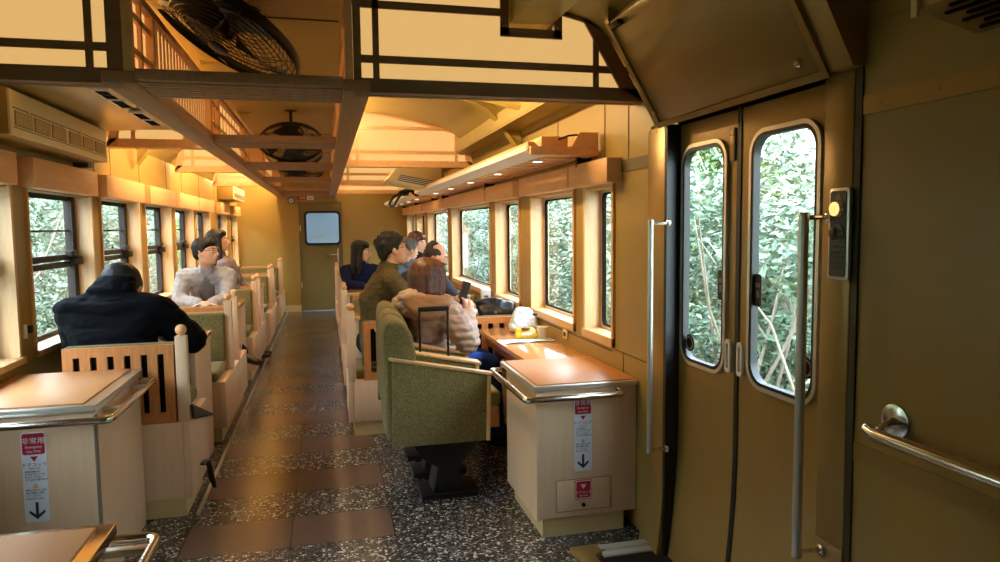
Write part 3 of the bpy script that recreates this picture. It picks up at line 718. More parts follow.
# luggage racks --------------------------------------------------------------
def rack(y0, y1, label, near=False):
    t = thing('luggage_rack', (1.2, (y0+y1)/2, 1.74), label, 'luggage rack', 'overhead luggage racks')
    xo = .985
    m = MB(); m.prism([(xo,1.775),(xo,1.815),(xo+.03,1.815),(xo+.09,1.76),(xo+.085,1.752)], 'y', y0, y1); m.build('front_rail', WOOD, t)
    m = MB(); m.prism([(xo-.003,1.773),(xo-.003,1.80),(xo,1.80),(xo,1.775),(xo+.083,1.75),(xo+.08,1.745)], 'y', y0+.02, y1-.02); m.build('white_edge', LAV, t)
    m = MB(); m.box(1.30, 1.335, y0, y1, 1.745, 1.785); m.build('wall_rail', WOOD, t)
    n = int((y1-y0)/.17)
    for k in range(n+1):
        y = y0+.02+(y1-y0-.06)*k/n; m = MB(); m.box(xo+.06, 1.31, y, y+.125, 1.753, 1.768); m.build('slat', WOOD, t)
    m = MB()
    for x in (1.12, 1.2): m.box(x, x+.02, y0, y1, 1.768, 1.778)
    m.build('long_slat', WOOD, t)
    m = MB(); m.box(xo+.1, 1.31, y0+.01, y1-.01, 1.785, 1.792); m.build('rack_board', mat('rack_dark_board', (70,56,36), .5), t)
    k = 0
    yy = y0+.3
    while yy < y1-.2:
        m = MB(); m.lathe([(.034,0),(.034,.006)], (xo+.14, yy, 1.744), 18); g = m.build('downlight', WHITE, t)
        m = MB(); m.lathe([(.024,0),(.024,.003)], (xo+.14, yy, 1.7415), 18); m.build('lamp_disc', LED, g); yy += .9
    if near:
        m = MB(); m.box(xo+.005, 1.345, y0-.03, y0, 1.748, 1.79, .002); m.box(1.245, 1.345, y0-.03, y0, 1.79, 1.862, .002); m.prism([(1.245,1.79),(1.245,1.862),(1.205,1.79)], 'y', y0-.03, y0)
        m.build('end_board', WOOD, t)
        m = MB(); m.box(1.0+.06, 1.2, y0+.02, y0+.26, 1.79, 1.845, .002); m.build('book_stop', WOOD, t)
        m = MB(); m.tube([(1.15,y0+.02,1.83),(1.19,y0-.02,1.845),(1.24,y0-.02,1.85)], .005, 6); m.build('hook', BLACKM, t)
    for y in (y0+.1, (y0+y1)/2, y1-.1):
        m = MB(); m.box(1.28, 1.357, y, y+.03, 1.70, 1.75); m.build('bracket', BLACKM, t)
    return t
rack(3.36, 7.9, 'long wooden slatted luggage rack with round downlights above the right windows', True)
rack(8.5, 12.0, 'far wooden luggage rack at the end wall with a black bag on it')
t = thing('black_bag', (1.0, 8.6, 1.75), 'black bag with a hanging strap loop on the near end of the far rack', 'bag')
m = MB(); m.hull([((1.06,8.72,1.86),(.05,.05,.04)),((1.25,8.75,1.85),(.06,.06,.05)),((1.16,9.1,1.86),(.06,.05,.05)),((.88,8.45,1.80),(.03,.03,.035)),((.96,8.55,1.84),(.04,.04,.03))]); m.build('body', BLACK, t, remesh=.015, noise_amp=.012, nscale=12)
m = MB(); m.tube([(.90,8.45,1.81),(.80,8.42,1.76),(.75,8.42,1.68),(.77,8.43,1.64),(.81,8.43,1.66),(.84,8.44,1.72),(.89,8.46,1.78)], .014, 8); m.build('strap', BLACK, t)
# end wall bits
t = thing('emergency_sign', (-.30, YE-.02, 1.88), 'small red and white sign on the end wall above the door', 'sign')
m = MB(); m.box(-.42,-.17,YE-.012,YE-.001,1.87,1.94); m.build('plate', STK, t)
m = MB(); m.box(-.42,-.28,YE-.015,YE-.012,1.87,1.94); g = m.build('red_field', RED, t)
text(g, '非常', .05, (-.35, YE-.0155, 1.885), (1,0,0), (0,0,1), STK)
text(t, '出口', .04, (-.22, YE-.0125, 1.89), (1,0,0), (0,0,1), RED)
t = thing('wall_speaker', (-.52, YE-.04, 1.80), 'small round grey speaker on the end wall left of the door', 'speaker')
m = MB(); m.lathe([(.06,0),(.06,.03),(.045,.045),(.01,.05)], (-.53, YE-.001, 1.86), 20, Matrix.Rotation(PI/2, 4, 'X')); m.build('shell', GREYT, t)
m = MB(); m.lathe([(.03,0),(.03,.004)], (-.53, YE-.046, 1.86), 16, Matrix.Rotation(PI/2, 4, 'X')); m.build('grille', WHITE, t)

# ================================================================== RAILS, POLES, PANEL ON THE RIGHT
def pole(y, z0, z1, label, r=.012):
    x = 1.275
    t = thing('grab_pole', (x, y, z0), label, 'grab pole')
    m = MB(); m.lathe([(r,z0),(r,z1)], (x, y, 0), 20); m.lathe([(r*.9,z0-.004),(r*1.05,z0),(r*1.05,z0+.008)], (x,y,0), 20); m.lathe([(r*1.05,z1-.008),(r*1.05,z1),(r*.9,z1+.004)], (x,y,0), 20); m.build('tube', STEEL, t)
    for z in (z0+.012, z1-.01):
        m = MB(); m.tube([(x,y,z),(XR-.01,y-.008,z)], .007, 8); m.lathe([(.016,0),(.016,.006),(.01,.01)], (XR-.009, y-.008, z), 14, Matrix.Rotation(-PI/2, 4, 'Y')); m.build('bracket', CHROME, t)
    return t
pole(1.668, .455, 1.424, 'long vertical chrome grab pole in front of the nearer door leaf', .0135)
pole(2.60, .46, 1.414, 'vertical chrome grab pole beside the counter with the red sticker')
t = thing('wall_handrail', (1.28, 1.0, .86), 'chrome horizontal handrail on the near right wall', 'handrail')
m = MB(); m.tube([(1.285,1.425,.889),(1.28,1.40,.885),(1.28,1.1,.885),(1.28,.4,.885)], .016, 16); m.ball((1.285,1.425,.889), .016); m.build('bar', CHROME, t)
m = MB(); m.lathe([(.042,0),(.042,.006),(.03,.010)], (XR-.001, 1.415, .908), 24, Matrix.Rotation(-PI/2, 4, 'Y')); m.tube([(XR-.01,1.415,.908),(1.30,1.40,.898),(1.285,1.395,.889)], .010, 10); m.build('flange', CHROME, t)
t = thing('door_control_panel', (XR-.03, 1.612, 1.24), 'grey door control panel with two round buttons beside the sliding door', 'control panel')
px = XR-.0085
m = MB(); m.prism(rrect(1.573,1.650,1.245,1.492,.012), 'x', px-.012, px, .002); m.build('plate', STEEL, t)
m = MB(); m.prism(rrect(1.582,1.642,1.254,1.484,.008), 'x', px-.0145, px-.012); face = m.build('face', mat('panel_dark_face', (58,64,56), .35), t)
for zb, col, tx in ((1.436, (250,200,120), '開ける'), (1.372, (60,50,48), '閉める')):
    m = MB(); m.prism(rrect(1.588,1.636,zb-.022,zb+.022,.02), 'x', px-.017, px-.0145); bp = m.build('button_plate', GREYT, t)
    m = MB(); m.lathe([(.019,0),(.019,.003),(.013,.004),(.013,.008),(.011,.009)], (px-.016, 1.623, zb), 20, Matrix.Rotation(-PI/2, 4, 'Y')); m.build('button', mat('button_%s' % ('open' if zb > 1.4 else 'close'), col, .3, emit=col if zb > 1.4 else None, estr=.8), bp)
    text(bp, tx, .0085, (px-.0175, 1.600, zb+.002), (0,-1,0), (0,0,1), INK); text(bp, 'OPEN' if zb > 1.4 else 'CLOSE', .007, (px-.0175, 1.600, zb-.011), (0,-1,0), (0,0,1), INK)
m = MB(); m.prism([(1.612-.012,1.460),(1.612+.012,1.460),(1.612,1.478)], 'x', px-.0155, px-.0145); m.build('triangle_mark', GREYT, face)
for i, s in enumerate(('ドアは半自動です', 'ボタンを押して', 'お開けください', 'Push the button', 'to open the door')):
    text(face, s, .0065, (px-.0155, 1.636, 1.332-.014*i), (0,-1,0), (0,0,1), GREYT, align='LEFT')
t = thing('power_socket', (XL+.01, 3.70, .90), 'white and black socket on the pier between the first two left windows', 'socket')
m = MB(); m.box(XL+.001, XL+.012, 3.665, 3.70, .90, .965, .003); m.build('plate', WHITE, t); m = MB(); m.box(XL+.001, XL+.02, 3.71, 3.745, .92, .955, .003); m.build('outlet', BLACK, t)
t = thing('power_socket', (XR-.01, 3.86, .74), 'black wall socket under the right window above the glossy table', 'socket')
m = MB(); m.box(XR-.012, XR-.001, 3.83, 3.90, .735, .79, .003); m.build('plate', CREAM, t); m = MB(); m.box(XR-.016, XR-.011, 3.85, 3.88, .75, .775, .002); m.build('outlet', BLACK, t)

# ================================================================== COUNTERS
def sticker(parent, cx, y, zt, w_=.085, h=.345, yd=0):
    m = MB(); m.prism(rrect(cx-w_/2, cx+w_/2, zt-h, zt, .012), 'y', y-.0012, y); s = m.build('warning_sticker', STK, parent)
    m = MB(); m.prism(rrect(cx-w_/2+.004, cx+w_/2-.004, zt-.085, zt-.005, .008), 'y', y-.0018, y-.0012); m.build('red_field', RED, s)
    X, Z = (1,0,0), (0,0,1); yy = y-.0022
    text(s, '非常用', .026, (cx, yy, zt-.042), X, Z, STK); text(s, 'Emergency', .0125, (cx, yy, zt-.060), X, Z, STK); text(s, 'Use Only', .0125, (cx, yy, zt-.077), X, Z, STK)
    m = MB(); m.prism([(cx-.013,zt-.092),(cx+.013,zt-.092),(cx,zt-.112)], 'y', y-.0018, y-.0012); m.build('triangle_mark', RED, s)
    text(s, 'ドアコック', .017, (cx, yy+.0004, zt-.130), X, Z, RED)
    text(s, 'Door cock', .008, (cx, yy+.0004, zt-.140), X, Z, INK)
    for i, q in enumerate(('非常の場合は', 'この下のコックを', '引いてください', 'ドアは手で開きます')): text(s, q, .0085, (cx-.034, yy+.0004, zt-.153-.0105*i), X, Z, INK, align='LEFT')
    m = MB(); m.prism([(cx-.011,zt-.214),(cx+.011,zt-.214),(cx,zt-.196)], 'y', y-.0018, y-.0012); m.build('caution_mark', YEL, s)
    for i, q in enumerate(('車外に出るときは', '他の列車に注意', 'してください', 'Watch for trains')): text(s, q, .0085, (cx-.034, yy+.0004, zt-.224-.0105*i), X, Z, INK, align='LEFT')
    m = MB(); m.box(cx-.005, cx+.005, y-.0018, y-.0012, zt-h+.015, zt-.268)
    m.prism([(cx,zt-h+.012),(cx-.026,zt-h+.036),(cx-.026,zt-h+.048),(cx,zt-h+.026),(cx+.026,zt-h+.048),(cx+.026,zt-h+.036)], 'y', y-.0018, y-.0012); m.build('down_arrow', INK, s)
    return s
def rail_curve(pts, r, n=14, rad=.04):
    out = []
    P = [Vector(p) for p in pts]; out.append(P[0])
    for a, b, c in zip(P, P[1:], P[2:]):
        u = (a-b).normalized(); v = (c-b).normalized()
        for k in range(7):
            t_ = k/6; out.append((b+u*rad).lerp(b, t_).lerp(b.lerp(b+v*rad, t_), t_))
    out.append(P[-1]); return out
# right counter
t = thing('side_counter', (1.12, 3.2, 0), 'pale counter cabinet by the sliding door with chrome rail and two red emergency stickers', 'cabinet')
m = MB(); m.box(.885, 1.355, 2.90, 3.42, .09, .675, .003); m.build('body', PALE, t)
m = MB(); m.box(.878, .888, 2.898, 3.42, .085, .675); m.build('side_panel', PALE, t)
m = MB(); m.box(.91, 1.30, 2.915, 3.40, 0, .088); m.build('plinth', BASEY, t)
m = MB(); m.box(.866, 1.358, 2.885, 3.50, .675, .697, .003); m.build('metal_edge', STEEL, t)
m = MB(); m.box(.885, 1.355, 2.905, 3.485, .695, .702, .002); m.build('worktop', TOPO, t)
m = MB(); m.box(.968, 1.228, 2.8955, 2.90, .118, .262, .001); g = m.build('hatch_door', PALE, t)
m = MB(); ring_prism(m, rrect(.966,1.230,.116,.264,.003), rrect(.969,1.227,.119,.261,.003), 'y', 2.8950, 2.8965); m.build('edge_line', GREYT, g)
m = MB(); m.lathe([(.009,0),(.009,.008),(.005,.01)], (1.096, 2.8955, .142), 12, Matrix.Rotation(PI/2, 4, 'X')); m.build('lock', BLACKM, g)
m = MB(); m.prism(rrect(1.055,1.137,.168,.262-.005,.01), 'y', 2.8935, 2.8948); s = m.build('door_cock_sticker', RED, g)
m = MB(); ring_prism(m, rrect(1.058,1.134,.171,.254,.009), rrect(1.061,1.131,.174,.251,.008), 'y', 2.8930, 2.8936); m.prism([(1.083,.236),(1.109,.236),(1.096,.214)], 'y', 2.8930, 2.8936); m.build('white_mark', STK, s)
text(s, 'ドアコック', .0145, (1.096, 2.8932, .194), (1,0,0), (0,0,1), STK); text(s, 'Door cock', .009, (1.096, 2.8932, .182), (1,0,0), (0,0,1), STK)
sticker(t, 1.096, 2.899, .642)
m = MB(); m.tube(rail_curve([(1.27,2.895,.648),(1.27,2.85,.648),(.82,2.85,.648),(.82,3.52,.648),(.878,3.52,.648)], .014, rad=.03), .0150, 14); m.build('rail', CHROME, t)
m = MB(); m.lathe([(.018,0),(.018,.006)], (1.27,2.899,.655), 16, Matrix.Rotation(PI/2, 4, 'X')); m.build('rail_flange', CHROME, t)
# left counter
t = thing('side_counter', (-1.12, 3.2, 0), 'pale counter cabinet at left with chrome rail and one tall emergency sticker', 'cabinet')
m = MB(); m.box(XL+.005, -.872, 2.90, 3.575, 0, .718, .003); m.build('body', PALE, t)
m = MB(); m.box(-.874, -.868, 2.90, 2.93, .01, .70); m.build('corner_strip', GREYT, t)
m = MB(); m.box(XL+.004, -.858, 2.885, 3.585, .716, .745, .003); m.build('metal_edge', STEEL, t)
m = MB(); m.box(XL+.01, -.905, 2.905, 3.57, .743, .752, .002); m.build('worktop', TOPO, t)
sticker(t, -1.078, 2.899, .655, .083, .345)
m = MB(); m.tube(rail_curve([(-1.36,2.84,.695),(-.80,2.84,.695),(-.80,3.56,.695),(-.87,3.56,.695)], .014, rad=.05), .0145, 14); m.build('rail', CHROME, t)
for yb in (3.0, 3.4): m = MB(); m.box(-.87,-.80,yb,yb+.03,.684,.704,.003); m.build('rail_bracket', STEEL, t)
# near left counter (bottom left corner)
t = thing('side_counter', (-.95, 1.5, 0), 'low counter top with chrome edges in the bottom left corner of the view', 'cabinet')
m = MB(); m.box(XL+.005, -.53, 1.0, 1.79, 0, .665, .003); m.build('body', PALE, t)
m = MB(); m.box(XL+.004, -.508, .99, 1.815, .668, .698, .004); m.build('metal_edge', CHROME, t)
m = MB(); m.box(XL+.01, -.545, 1.0, 1.785, .697, .703, .002); m.build('worktop', TOPO, t)
m = MB(); m.tube(rail_curve([(-.53,1.845,.64),(-.425,1.845,.64),(-.425,1.0,.64),(-.53,1.0,.64)], .014, rad=.04), .0135, 14); m.build('rail', CHROME, t)
for yb in (1.66, 1.76): m = MB(); m.box(-.53,-.425,yb,yb+.03,.632,.648,.003); m.build('rail_bracket', STEEL, t)

# ================================================================== BOOTH SEATS
def booth_seat(label, x0, x1, aisle, y, face, zt=.81, post=.915, back_ext=.0, cat='seat', group='wooden booth seats', bh=.40, bl=.11):
    """back plane at y; sits towards face (+1 = +Y)"""
    f = face; t = thing('booth_bench', ((x0+x1)/2, y, 0), label, cat, group)
    Yb = lambda a, b: (min(y+f*a, y+f*b), max(y+f*a, y+f*b))
    ax = x1 if aisle > 0 else x0
    # base box
    m = MB(); a, b = Yb(-back_ext, .49); m.box(x0 if aisle > 0 else x0+.031, x1-.031 if aisle > 0 else x1, a, b, .095, bh, .003)
    if aisle > 0: m.box(ax-.03, ax+.004, a, b, .095, bh, .003)
    else: m.box(ax-.004, ax+.03, a, b, .095, bh, .003)
    m.build('base', PALE, t)
    m = MB(); a, b = Yb(-back_ext+.01, .47); m.box(x0+(.0 if aisle > 0 else .03), x1-(.03 if aisle > 0 else 0), a, b, 0, .094); m.build('plinth', BASEY, t)
    m = MB(); a, b = Yb(.06, .50); m.box(x0+.04, x1-.04, a, b, bh, bh+.07, .025, 3); m.build('seat_cushion', GREEN, t)
    # slatted back
    bx0, bx1 = (x0+bl, x1-.055) if aisle > 0 else (x0+.105, x1-.03)
    m = MB(); a, b = Yb(.0, .022)
    n = max(6, int((bx1-bx0)/.083)); w_ = (bx1-bx0)
    m.box(bx0, bx1, a, b, zt-.052, zt-.008); m.box(bx0, bx1, a, b, bh+.003, bh+.05)
    st = w_/(n+.0)
    for i in range(n+1): 
        c = bx0 + (w_-.044)*i/n; m.box(c, c+.044, a, b, bh+.05, zt-.052)
    m.build('slatted_back', SLAT, t)
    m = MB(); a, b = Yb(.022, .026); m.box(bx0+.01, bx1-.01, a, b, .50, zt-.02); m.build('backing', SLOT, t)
    m = MB(); a, b = Yb(.028, .095); m.box(bx0-.012, bx1+.012, a, b, .46, zt-.004, .022, 3); m.build('back_cushion', GREEN, t)
    # post with ball finial
    px = ax-.022 if aisle > 0 else ax+.022
    m = MB(); a, b = Yb(.0, .05); zp = post-.025
    m.box(px-.026, px+.026, a, b, bh+.001, zp, .004); p = m.build('post', PALE, t)
    m = MB(); m.lathe([(.012,0),(.013,.006)], (px, y+f*.025, zp), 16); m.ball((px, y+f*.025, zp+.028), .026); m.build('finial', WOOD, p)
    return t
def booth_table(label, x0, x1, aisle, y, zt=.77):
    t = thing('booth_table', ((x0+x1)/2, y, 0), label, 'table', 'booth tables')
    m = MB(); pts = rrect(x0, x1, y-.31, y+.31, .09 if False else .06); m.prism(pts, 'z', zt-.03, zt, .006); m.build('tabletop', TOPW, t)
    ex = x1-.03 if aisle > 0 else x0+.04
    m = MB(); m.prism([(y-.27,zt-.03),(y+.27,zt-.03),(y+.24,0.0),(y-.24,0.0)], 'x', ex-.015, ex+.015, .003); m.build('end_panel', PALE, t)
    m = MB(); bx = x0 if aisle > 0 else x1; m.box(min(bx, bx+aisle*.05), max(bx, bx+aisle*.05), y-.2, y+.2, zt-.09, zt-.03); m.build('wall_bracket', SLAT, t)
    return t
LS = [(3.60, 1, 'nearest left booth seat with slatted wooden back behind the person in the dark jacket'),
      (5.32, -1, 'left booth seat facing the person in the dark jacket across the first table'),
      (5.62, 1, 'left booth seat back-to-back behind the first table, seen through the paired ball posts'),
      (7.25, -1, 'left booth seat that the man in grey sweatshirt sits on, facing the camera'),
      (7.55, 1, 'left booth seat right behind the man in the grey sweatshirt'),
      (9.20, -1, 'left booth seat behind the long-haired woman, fourth pair of posts, front one'),
      (9.50, 1, 'left booth seat, fourth pair of posts, rear one, facing the end wall'),
      (11.15, -1, 'farthest left booth seat but one, facing the camera near the end wall'),
      (11.45, 1, 'very last left booth seat, against the end wall')]
for y, f, lb in LS: booth_seat(lb, XL+.004, -.668, 1, y, f, zt=.86 if y < 4 else .82, back_ext=0 if y < 4 else .15, bh=.472 if y < 4 else .40, bl=.175 if y < 4 else .11)
for y, lb in ((4.43,'first left table, reached over by the person in the dark jacket'),(6.42,'left table in front of the man in the grey sweatshirt'),(8.37,'third left table down the aisle'),(10.32,'fourth and farthest left table')):
    booth_table(lb, XL+.005, -.71, 1, y)
RS = [(4.72, 1, 'nearest right booth seat with slatted back, beyond the green armchairs'),
      (6.36, -1, 'right booth seat facing the camera behind the man in the olive sweater'),
      (6.66, 1, 'right booth seat behind the second right post, facing away'),
      (8.25, -1, 'right booth seat where the woman in navy sits, facing the camera'),
      (8.55, 1, 'right booth seat beyond the woman in navy, facing away'),
      (10.2, -1, 'far right booth seat facing the camera, second from the end wall'),
      (10.5, 1, 'last right booth seat before the end wall')]
for y, f, lb in RS: booth_seat(lb, .125, XR-.004, -1, y, f, zt=.775, post=.87, back_ext=0 if y < 5 else .15, bh=.372)
for y, lb in ((5.55,'right booth table beside the man in the olive sweater'),(7.45,'right booth table in front of the woman in navy'),(9.35,'farthest right booth table')):
    booth_table(lb, .17, XR-.004, -1, y, .745)

# window counter on the right
t = thing('window_table', (1.2, 4.0, 0), 'glossy wooden table along the right windows with snack packet and leaflet on it', 'table')
m = MB(); m.box(1.0, 1.356, 3.505, 4.66, .665, .698, .004); m.build('tabletop', TOPW, t)
for y in (3.6, 4.48): m = MB(); m.box(1.07,1.12,y,y+.05,0,.665,.003); m.build('leg', SLAT, t)
m = MB(); m.box(1.04,1.07,3.52,4.62,.60,.665); m.build('apron', SLAT, t)
# green armchairs
def armchair(y0, wd, label, bd=0.):
    t = thing('armchair', (.55, y0+wd/2, 0), label, 'armchair', 'green upholstered armchairs facing the windows')
    for ya, yb_ in ((y0, y0+.035), (y0+wd-.035, y0+wd)):
        m = MB(); m.prism([(.295,.305),(.775,.305),(.785,.64),(.30,.745)], 'y', ya, yb_, .006); sp = m.build('side_panel', GREEN, t)
        m = MB(); m.prism([(.285,.745),(.81,.640),(.81,.655),(.285,.760)], 'y', ya-.006, yb_+.006, .003); m.build('armrest', SLAT if False else WOODV, t)
        m = MB(); m.prism([(.77,.305),(.79,.305),(.80,.64),(.78,.64)], 'y', ya-.003, yb_+.003, .002); m.build('front_stile', WOODV, t)
    m = MB(); m.prism([(a_+bd, b_) for a_, b_ in [(.270,.34),(.41,.34),(.425,.76),(.405,.87),(.37,.925),(.315,.945),(.275,.925),(.262,.86)]], 'y', y0+.02, y0+wd-.02, .022, seg=3); m.build('backrest', GREEN, t)
    m = MB(); m.box(.36,.86,y0+.036,y0+wd-.036,.47,.55,.022,3); m.build('seat_cushion', mat('yellow_green_moquette' if 'yellow_green_moquette' not in MATS else 'yg2', (128,122,70), .95), t)
    m = MB(); m.box(.36,.85,y0+.036,y0+wd-.036,.36,.47,.004); m.build('seat_box', SLAT, t)
    m = MB(); m.prism([(.40,.30),(.76,.30),(.70,.22),(.64,.16),(.66,.02),(.50,.02),(.53,.16),(.44,.22)], 'y', y0+.07, y0+wd-.07, .004); m.box(.44,.74,y0+.05,y0+wd-.05,0,.03,.004); m.build('pedestal', BLACK, t)
    return t
armchair(3.43, .32, 'nearest green fabric armchair, its whole side panel facing the camera')
armchair(3.765, .29, 'middle one of the three green armchairs, black suitcase handle rising in front of it', .015)
armchair(4.07, .40, 'third green armchair, in which the woman in the beige padded coat sits', .03)
# suitcase
t = thing('suitcase', (.9, 3.8, 0), 'suitcase whose black telescopic handle rises between the green armchairs', 'suitcase')
WL[t.name] = Vector((.565,3.70,0)); t.location = (.565,3.70,0)
m = MB(); m.box(.42,.71,3.772,3.787,.56,.66,.003); m.build('shell', BLACK, t)
m = MB()
for x in (.485,.64): m.tube([(x,3.779,.60),(x,3.779,.945)], .007, 8)
m.box(.477,.648,3.765,3.793,.940,.968,.008,3); m.build('handle', BLACK, t)
# things on the window table
t = thing('plastic_bag', (1.25, 4.36, .698), 'crumpled pale blue and white plastic bag at the far end of the glossy table', 'bag')
m = MB(); m.hull([((1.19,4.42,.74),(.04,.05,.04)),((1.32,4.40,.74),(.035,.05,.04)),((1.24,4.42,.84),(.05,.035,.03)),((1.29,4.42,.83),(.03,.03,.03))])
m.build('bag', mat('plastic_film', (196,216,224), .3, rgb2=(232,240,240), vscale=10), t, remesh=.008, noise_amp=.010, nscale=25)
m = MB(); m.ball((1.31,4.345,.825), .018, (1,.5,.6)); m.build('dark_print', INK, t)
t = thing('snack_packet', (1.2, 4.2, .698), 'yellow snack packet with a brown top next to the paper cup', 'packet')
m = MB(); m.hull([((1.135,4.14,.715),(.02,.02,.015)),((1.245,4.12,.715),(.02,.02,.015)),((1.15,4.17,.755),(.02,.015,.012)),((1.235,4.16,.757),(.02,.015,.012))]); m.build('packet', YEL, t, remesh=.006, noise_amp=.003, nscale=40)
m = MB(); m.ball((1.19,4.14,.765), .02, (1.6,.6,.4)); m.build('red_top', mat('packet_brown', (112,52,30), .5), t)
m = MB(); m.hull([((1.165,4.112,.735),(.012,.004,.008)),((1.215,4.106,.737),(.012,.004,.008))]); m.build('printed_mark', STK, t)
t = thing('paper_cup', (1.285, 4.10, .698), 'brown paper cup standing beside the plastic bag under the window', 'cup')
m = MB(); m.lathe([(.028,.700),(.037,.775),(.038,.778),(.034,.776),(.025,.705)], (1.285,4.10,0), 20); m.build('cup', mat('kraft_paper', (216,190,150), .7), t)
t = thing('leaflet', (1.2, 4.05, .698), 'pale blue printed leaflet lying open across the glossy table', 'leaflet')
def lf(u, v):
    x = 1.02+.32*u; y = 3.99+.13*v+.02*u; return Vector((x, y, .701+.006*abs(math.sin(u*7))*(1-v)+.002*v))
m = MB(); m.sweep_surface(lf, 20, 6, .0012); m.build('paper', mat('leaflet_print', (176,206,220), .4, rgb2=(224,236,238), vscale=20), t)
t = thing('black_bag', (1.2, 4.95, .9), 'black shoulder bag on the window ledge behind the slatted seat back', 'bag')
m = MB(); m.hull([((1.12,4.96,.755),(.05,.05,.06)),((1.30,4.92,.755),(.045,.06,.06)),((1.10,5.0,.83),(.05,.03,.025)),((1.31,4.96,.82),(.035,.05,.03))]); m.hull([((1.06,4.98,.85),(.02,.02,.015)),((1.2,4.98,.86),(.06,.04,.02))]); m.build('bag', mat('black_nylon', (20,20,24), .4), t, remesh=.01, noise_amp=.008, nscale=9)
m = MB(); m.box(1.17,1.19,4.885,4.895,.77,.79,.002); m.build('logo_patch', GREYT, t)
t = thing('milk_carton', (1.13, 4.9, .76), 'white upright carton behind the phone of the woman in beige', 'carton')
m = MB(); m.box(1.125,1.19,5.08,5.14,.745,.93,.003); m.build('carton', STK, t)
m = MB(); m.box(1.13,1.185,5.077,5.08,.80,.81); m.box(1.14,1.17,5.077,5.08,.87,.885); m.build('print', GREYT, t)
# strap and cloth on left aisle side
t = thing('black_strap', (-.63, 3.95, 0), 'short black strap dangling against the base of the nearest left booth', 'strap')
m = MB(); m.tube([(-.652,3.80,.19),(-.638,3.83,.20),(-.63,3.88,.15),(-.628,3.92,.08),(-.62,3.95,.01)], [.012,.012,.010,.012,.008], 8, sc=(.5,1.4)); m.build('strap', BLACK, t)
t = thing('black_cloth', (-.64, 3.75, .46), 'pointed black cloth corner hanging over the side panel of the nearest left booth', 'cloth')
m = MB(); m.hull([((-.652,3.60,.548),(.008,.012,.012)),((-.652,3.63,.485),(.008,.012,.012)),((-.645,3.80,.455),(.008,.02,.014)),((-.635,4.12,.368),(.004,.008,.005))]); m.build('cloth', BLACK, t, remesh=.004)
# ================================================================== PEOPLE
def Rz(a): return Matrix.Rotation(a, 4, 'Z')
def headM(c, yaw, pitch=0, roll=0, s=1.):
    """yaw: 0 = looks to +Y, positive turns to the left (-X); pitch>0 looks up"""
    return Matrix.Translation(c) @ Rz(yaw) @ Matrix.Rotation(pitch, 4, 'X') @ Matrix.Rotation(roll, 4, 'Y') @ Matrix.Diagonal((s,s,s,1))
def head_geo(m, M):
    A = lambda items: m.hull(items, 2, M)
    A([((0,-.018,.035),(.076,.092,.082)), ((0,.01,.0),(.072,.078,.07))])
    A([((0,.005,-.01),(.068,.075,.06)), ((0,.058,-.088),(.022,.018,.016)), ((0,.02,-.07),(.05,.05,.02))])
    A([((0,.083,.02),(.010,.012,.01)), ((0,.107,-.022),(.012,.011,.010))]); A([((-.012,.092,-.026),.009), ((.012,.092,-.026),.009)])
    A([((-.045,.068,.036),(.02,.014,.009)), ((.045,.068,.036),(.02,.014,.009)), ((0,.08,.034),(.012,.012,.008))])
    A([((-.016,.086,-.052),(.010,.010,.006)), ((.016,.086,-.052),(.010,.010,.006)), ((0,.090,-.052),(.010,.010,.009))])
    for s in (-1, 1): A([((s*.076,-.008,.012),(.010,.016,.022)), ((s*.078,-.002,-.018),(.008,.010,.014))])
def hand_geo(m, wrist, d, palm_n, curl=.5, s=1., side=1):
    d = Vector(d).normalized(); n = Vector(palm_n); n = (n-d*n.dot(d)).normalized(); w_ = d.cross(n)*side
    P = lambda a, b, c: Vector(wrist)+(d*a + w_*b + n*c)*s
    m.hull([(P(.0,0,0),.024*s),(P(.085,.028,0),.014*s),(P(.088,-.030,0),.013*s),(P(.03,.02,0),.018*s)])
    for b, L in ((.031,.066),(.011,.074),(-.010,.069),(-.030,.054)):
        p = P(.085, b, 0); a = 0
        dirs = []
        q = p
        for k, f in enumerate((.45,.32,.23)):
            a += curl*(.55+.25*k); dv = (d*math.cos(a)+n*math.sin(a)); q2 = q + dv*L*f*s; r = (.0088-.0008*k)*s
            m.hull([(q, r),(q2, r*.92)], 1); q = q2
    q = P(.02,.030,.004); q2 = P(.052,.056,.018); q3 = P(.078,.058,.030+.012*curl)
    m.hull([(q,.013*s),(q2,.0105*s)], 1); m.hull([(q2,.0105*s),(q3,.009*s)], 1)
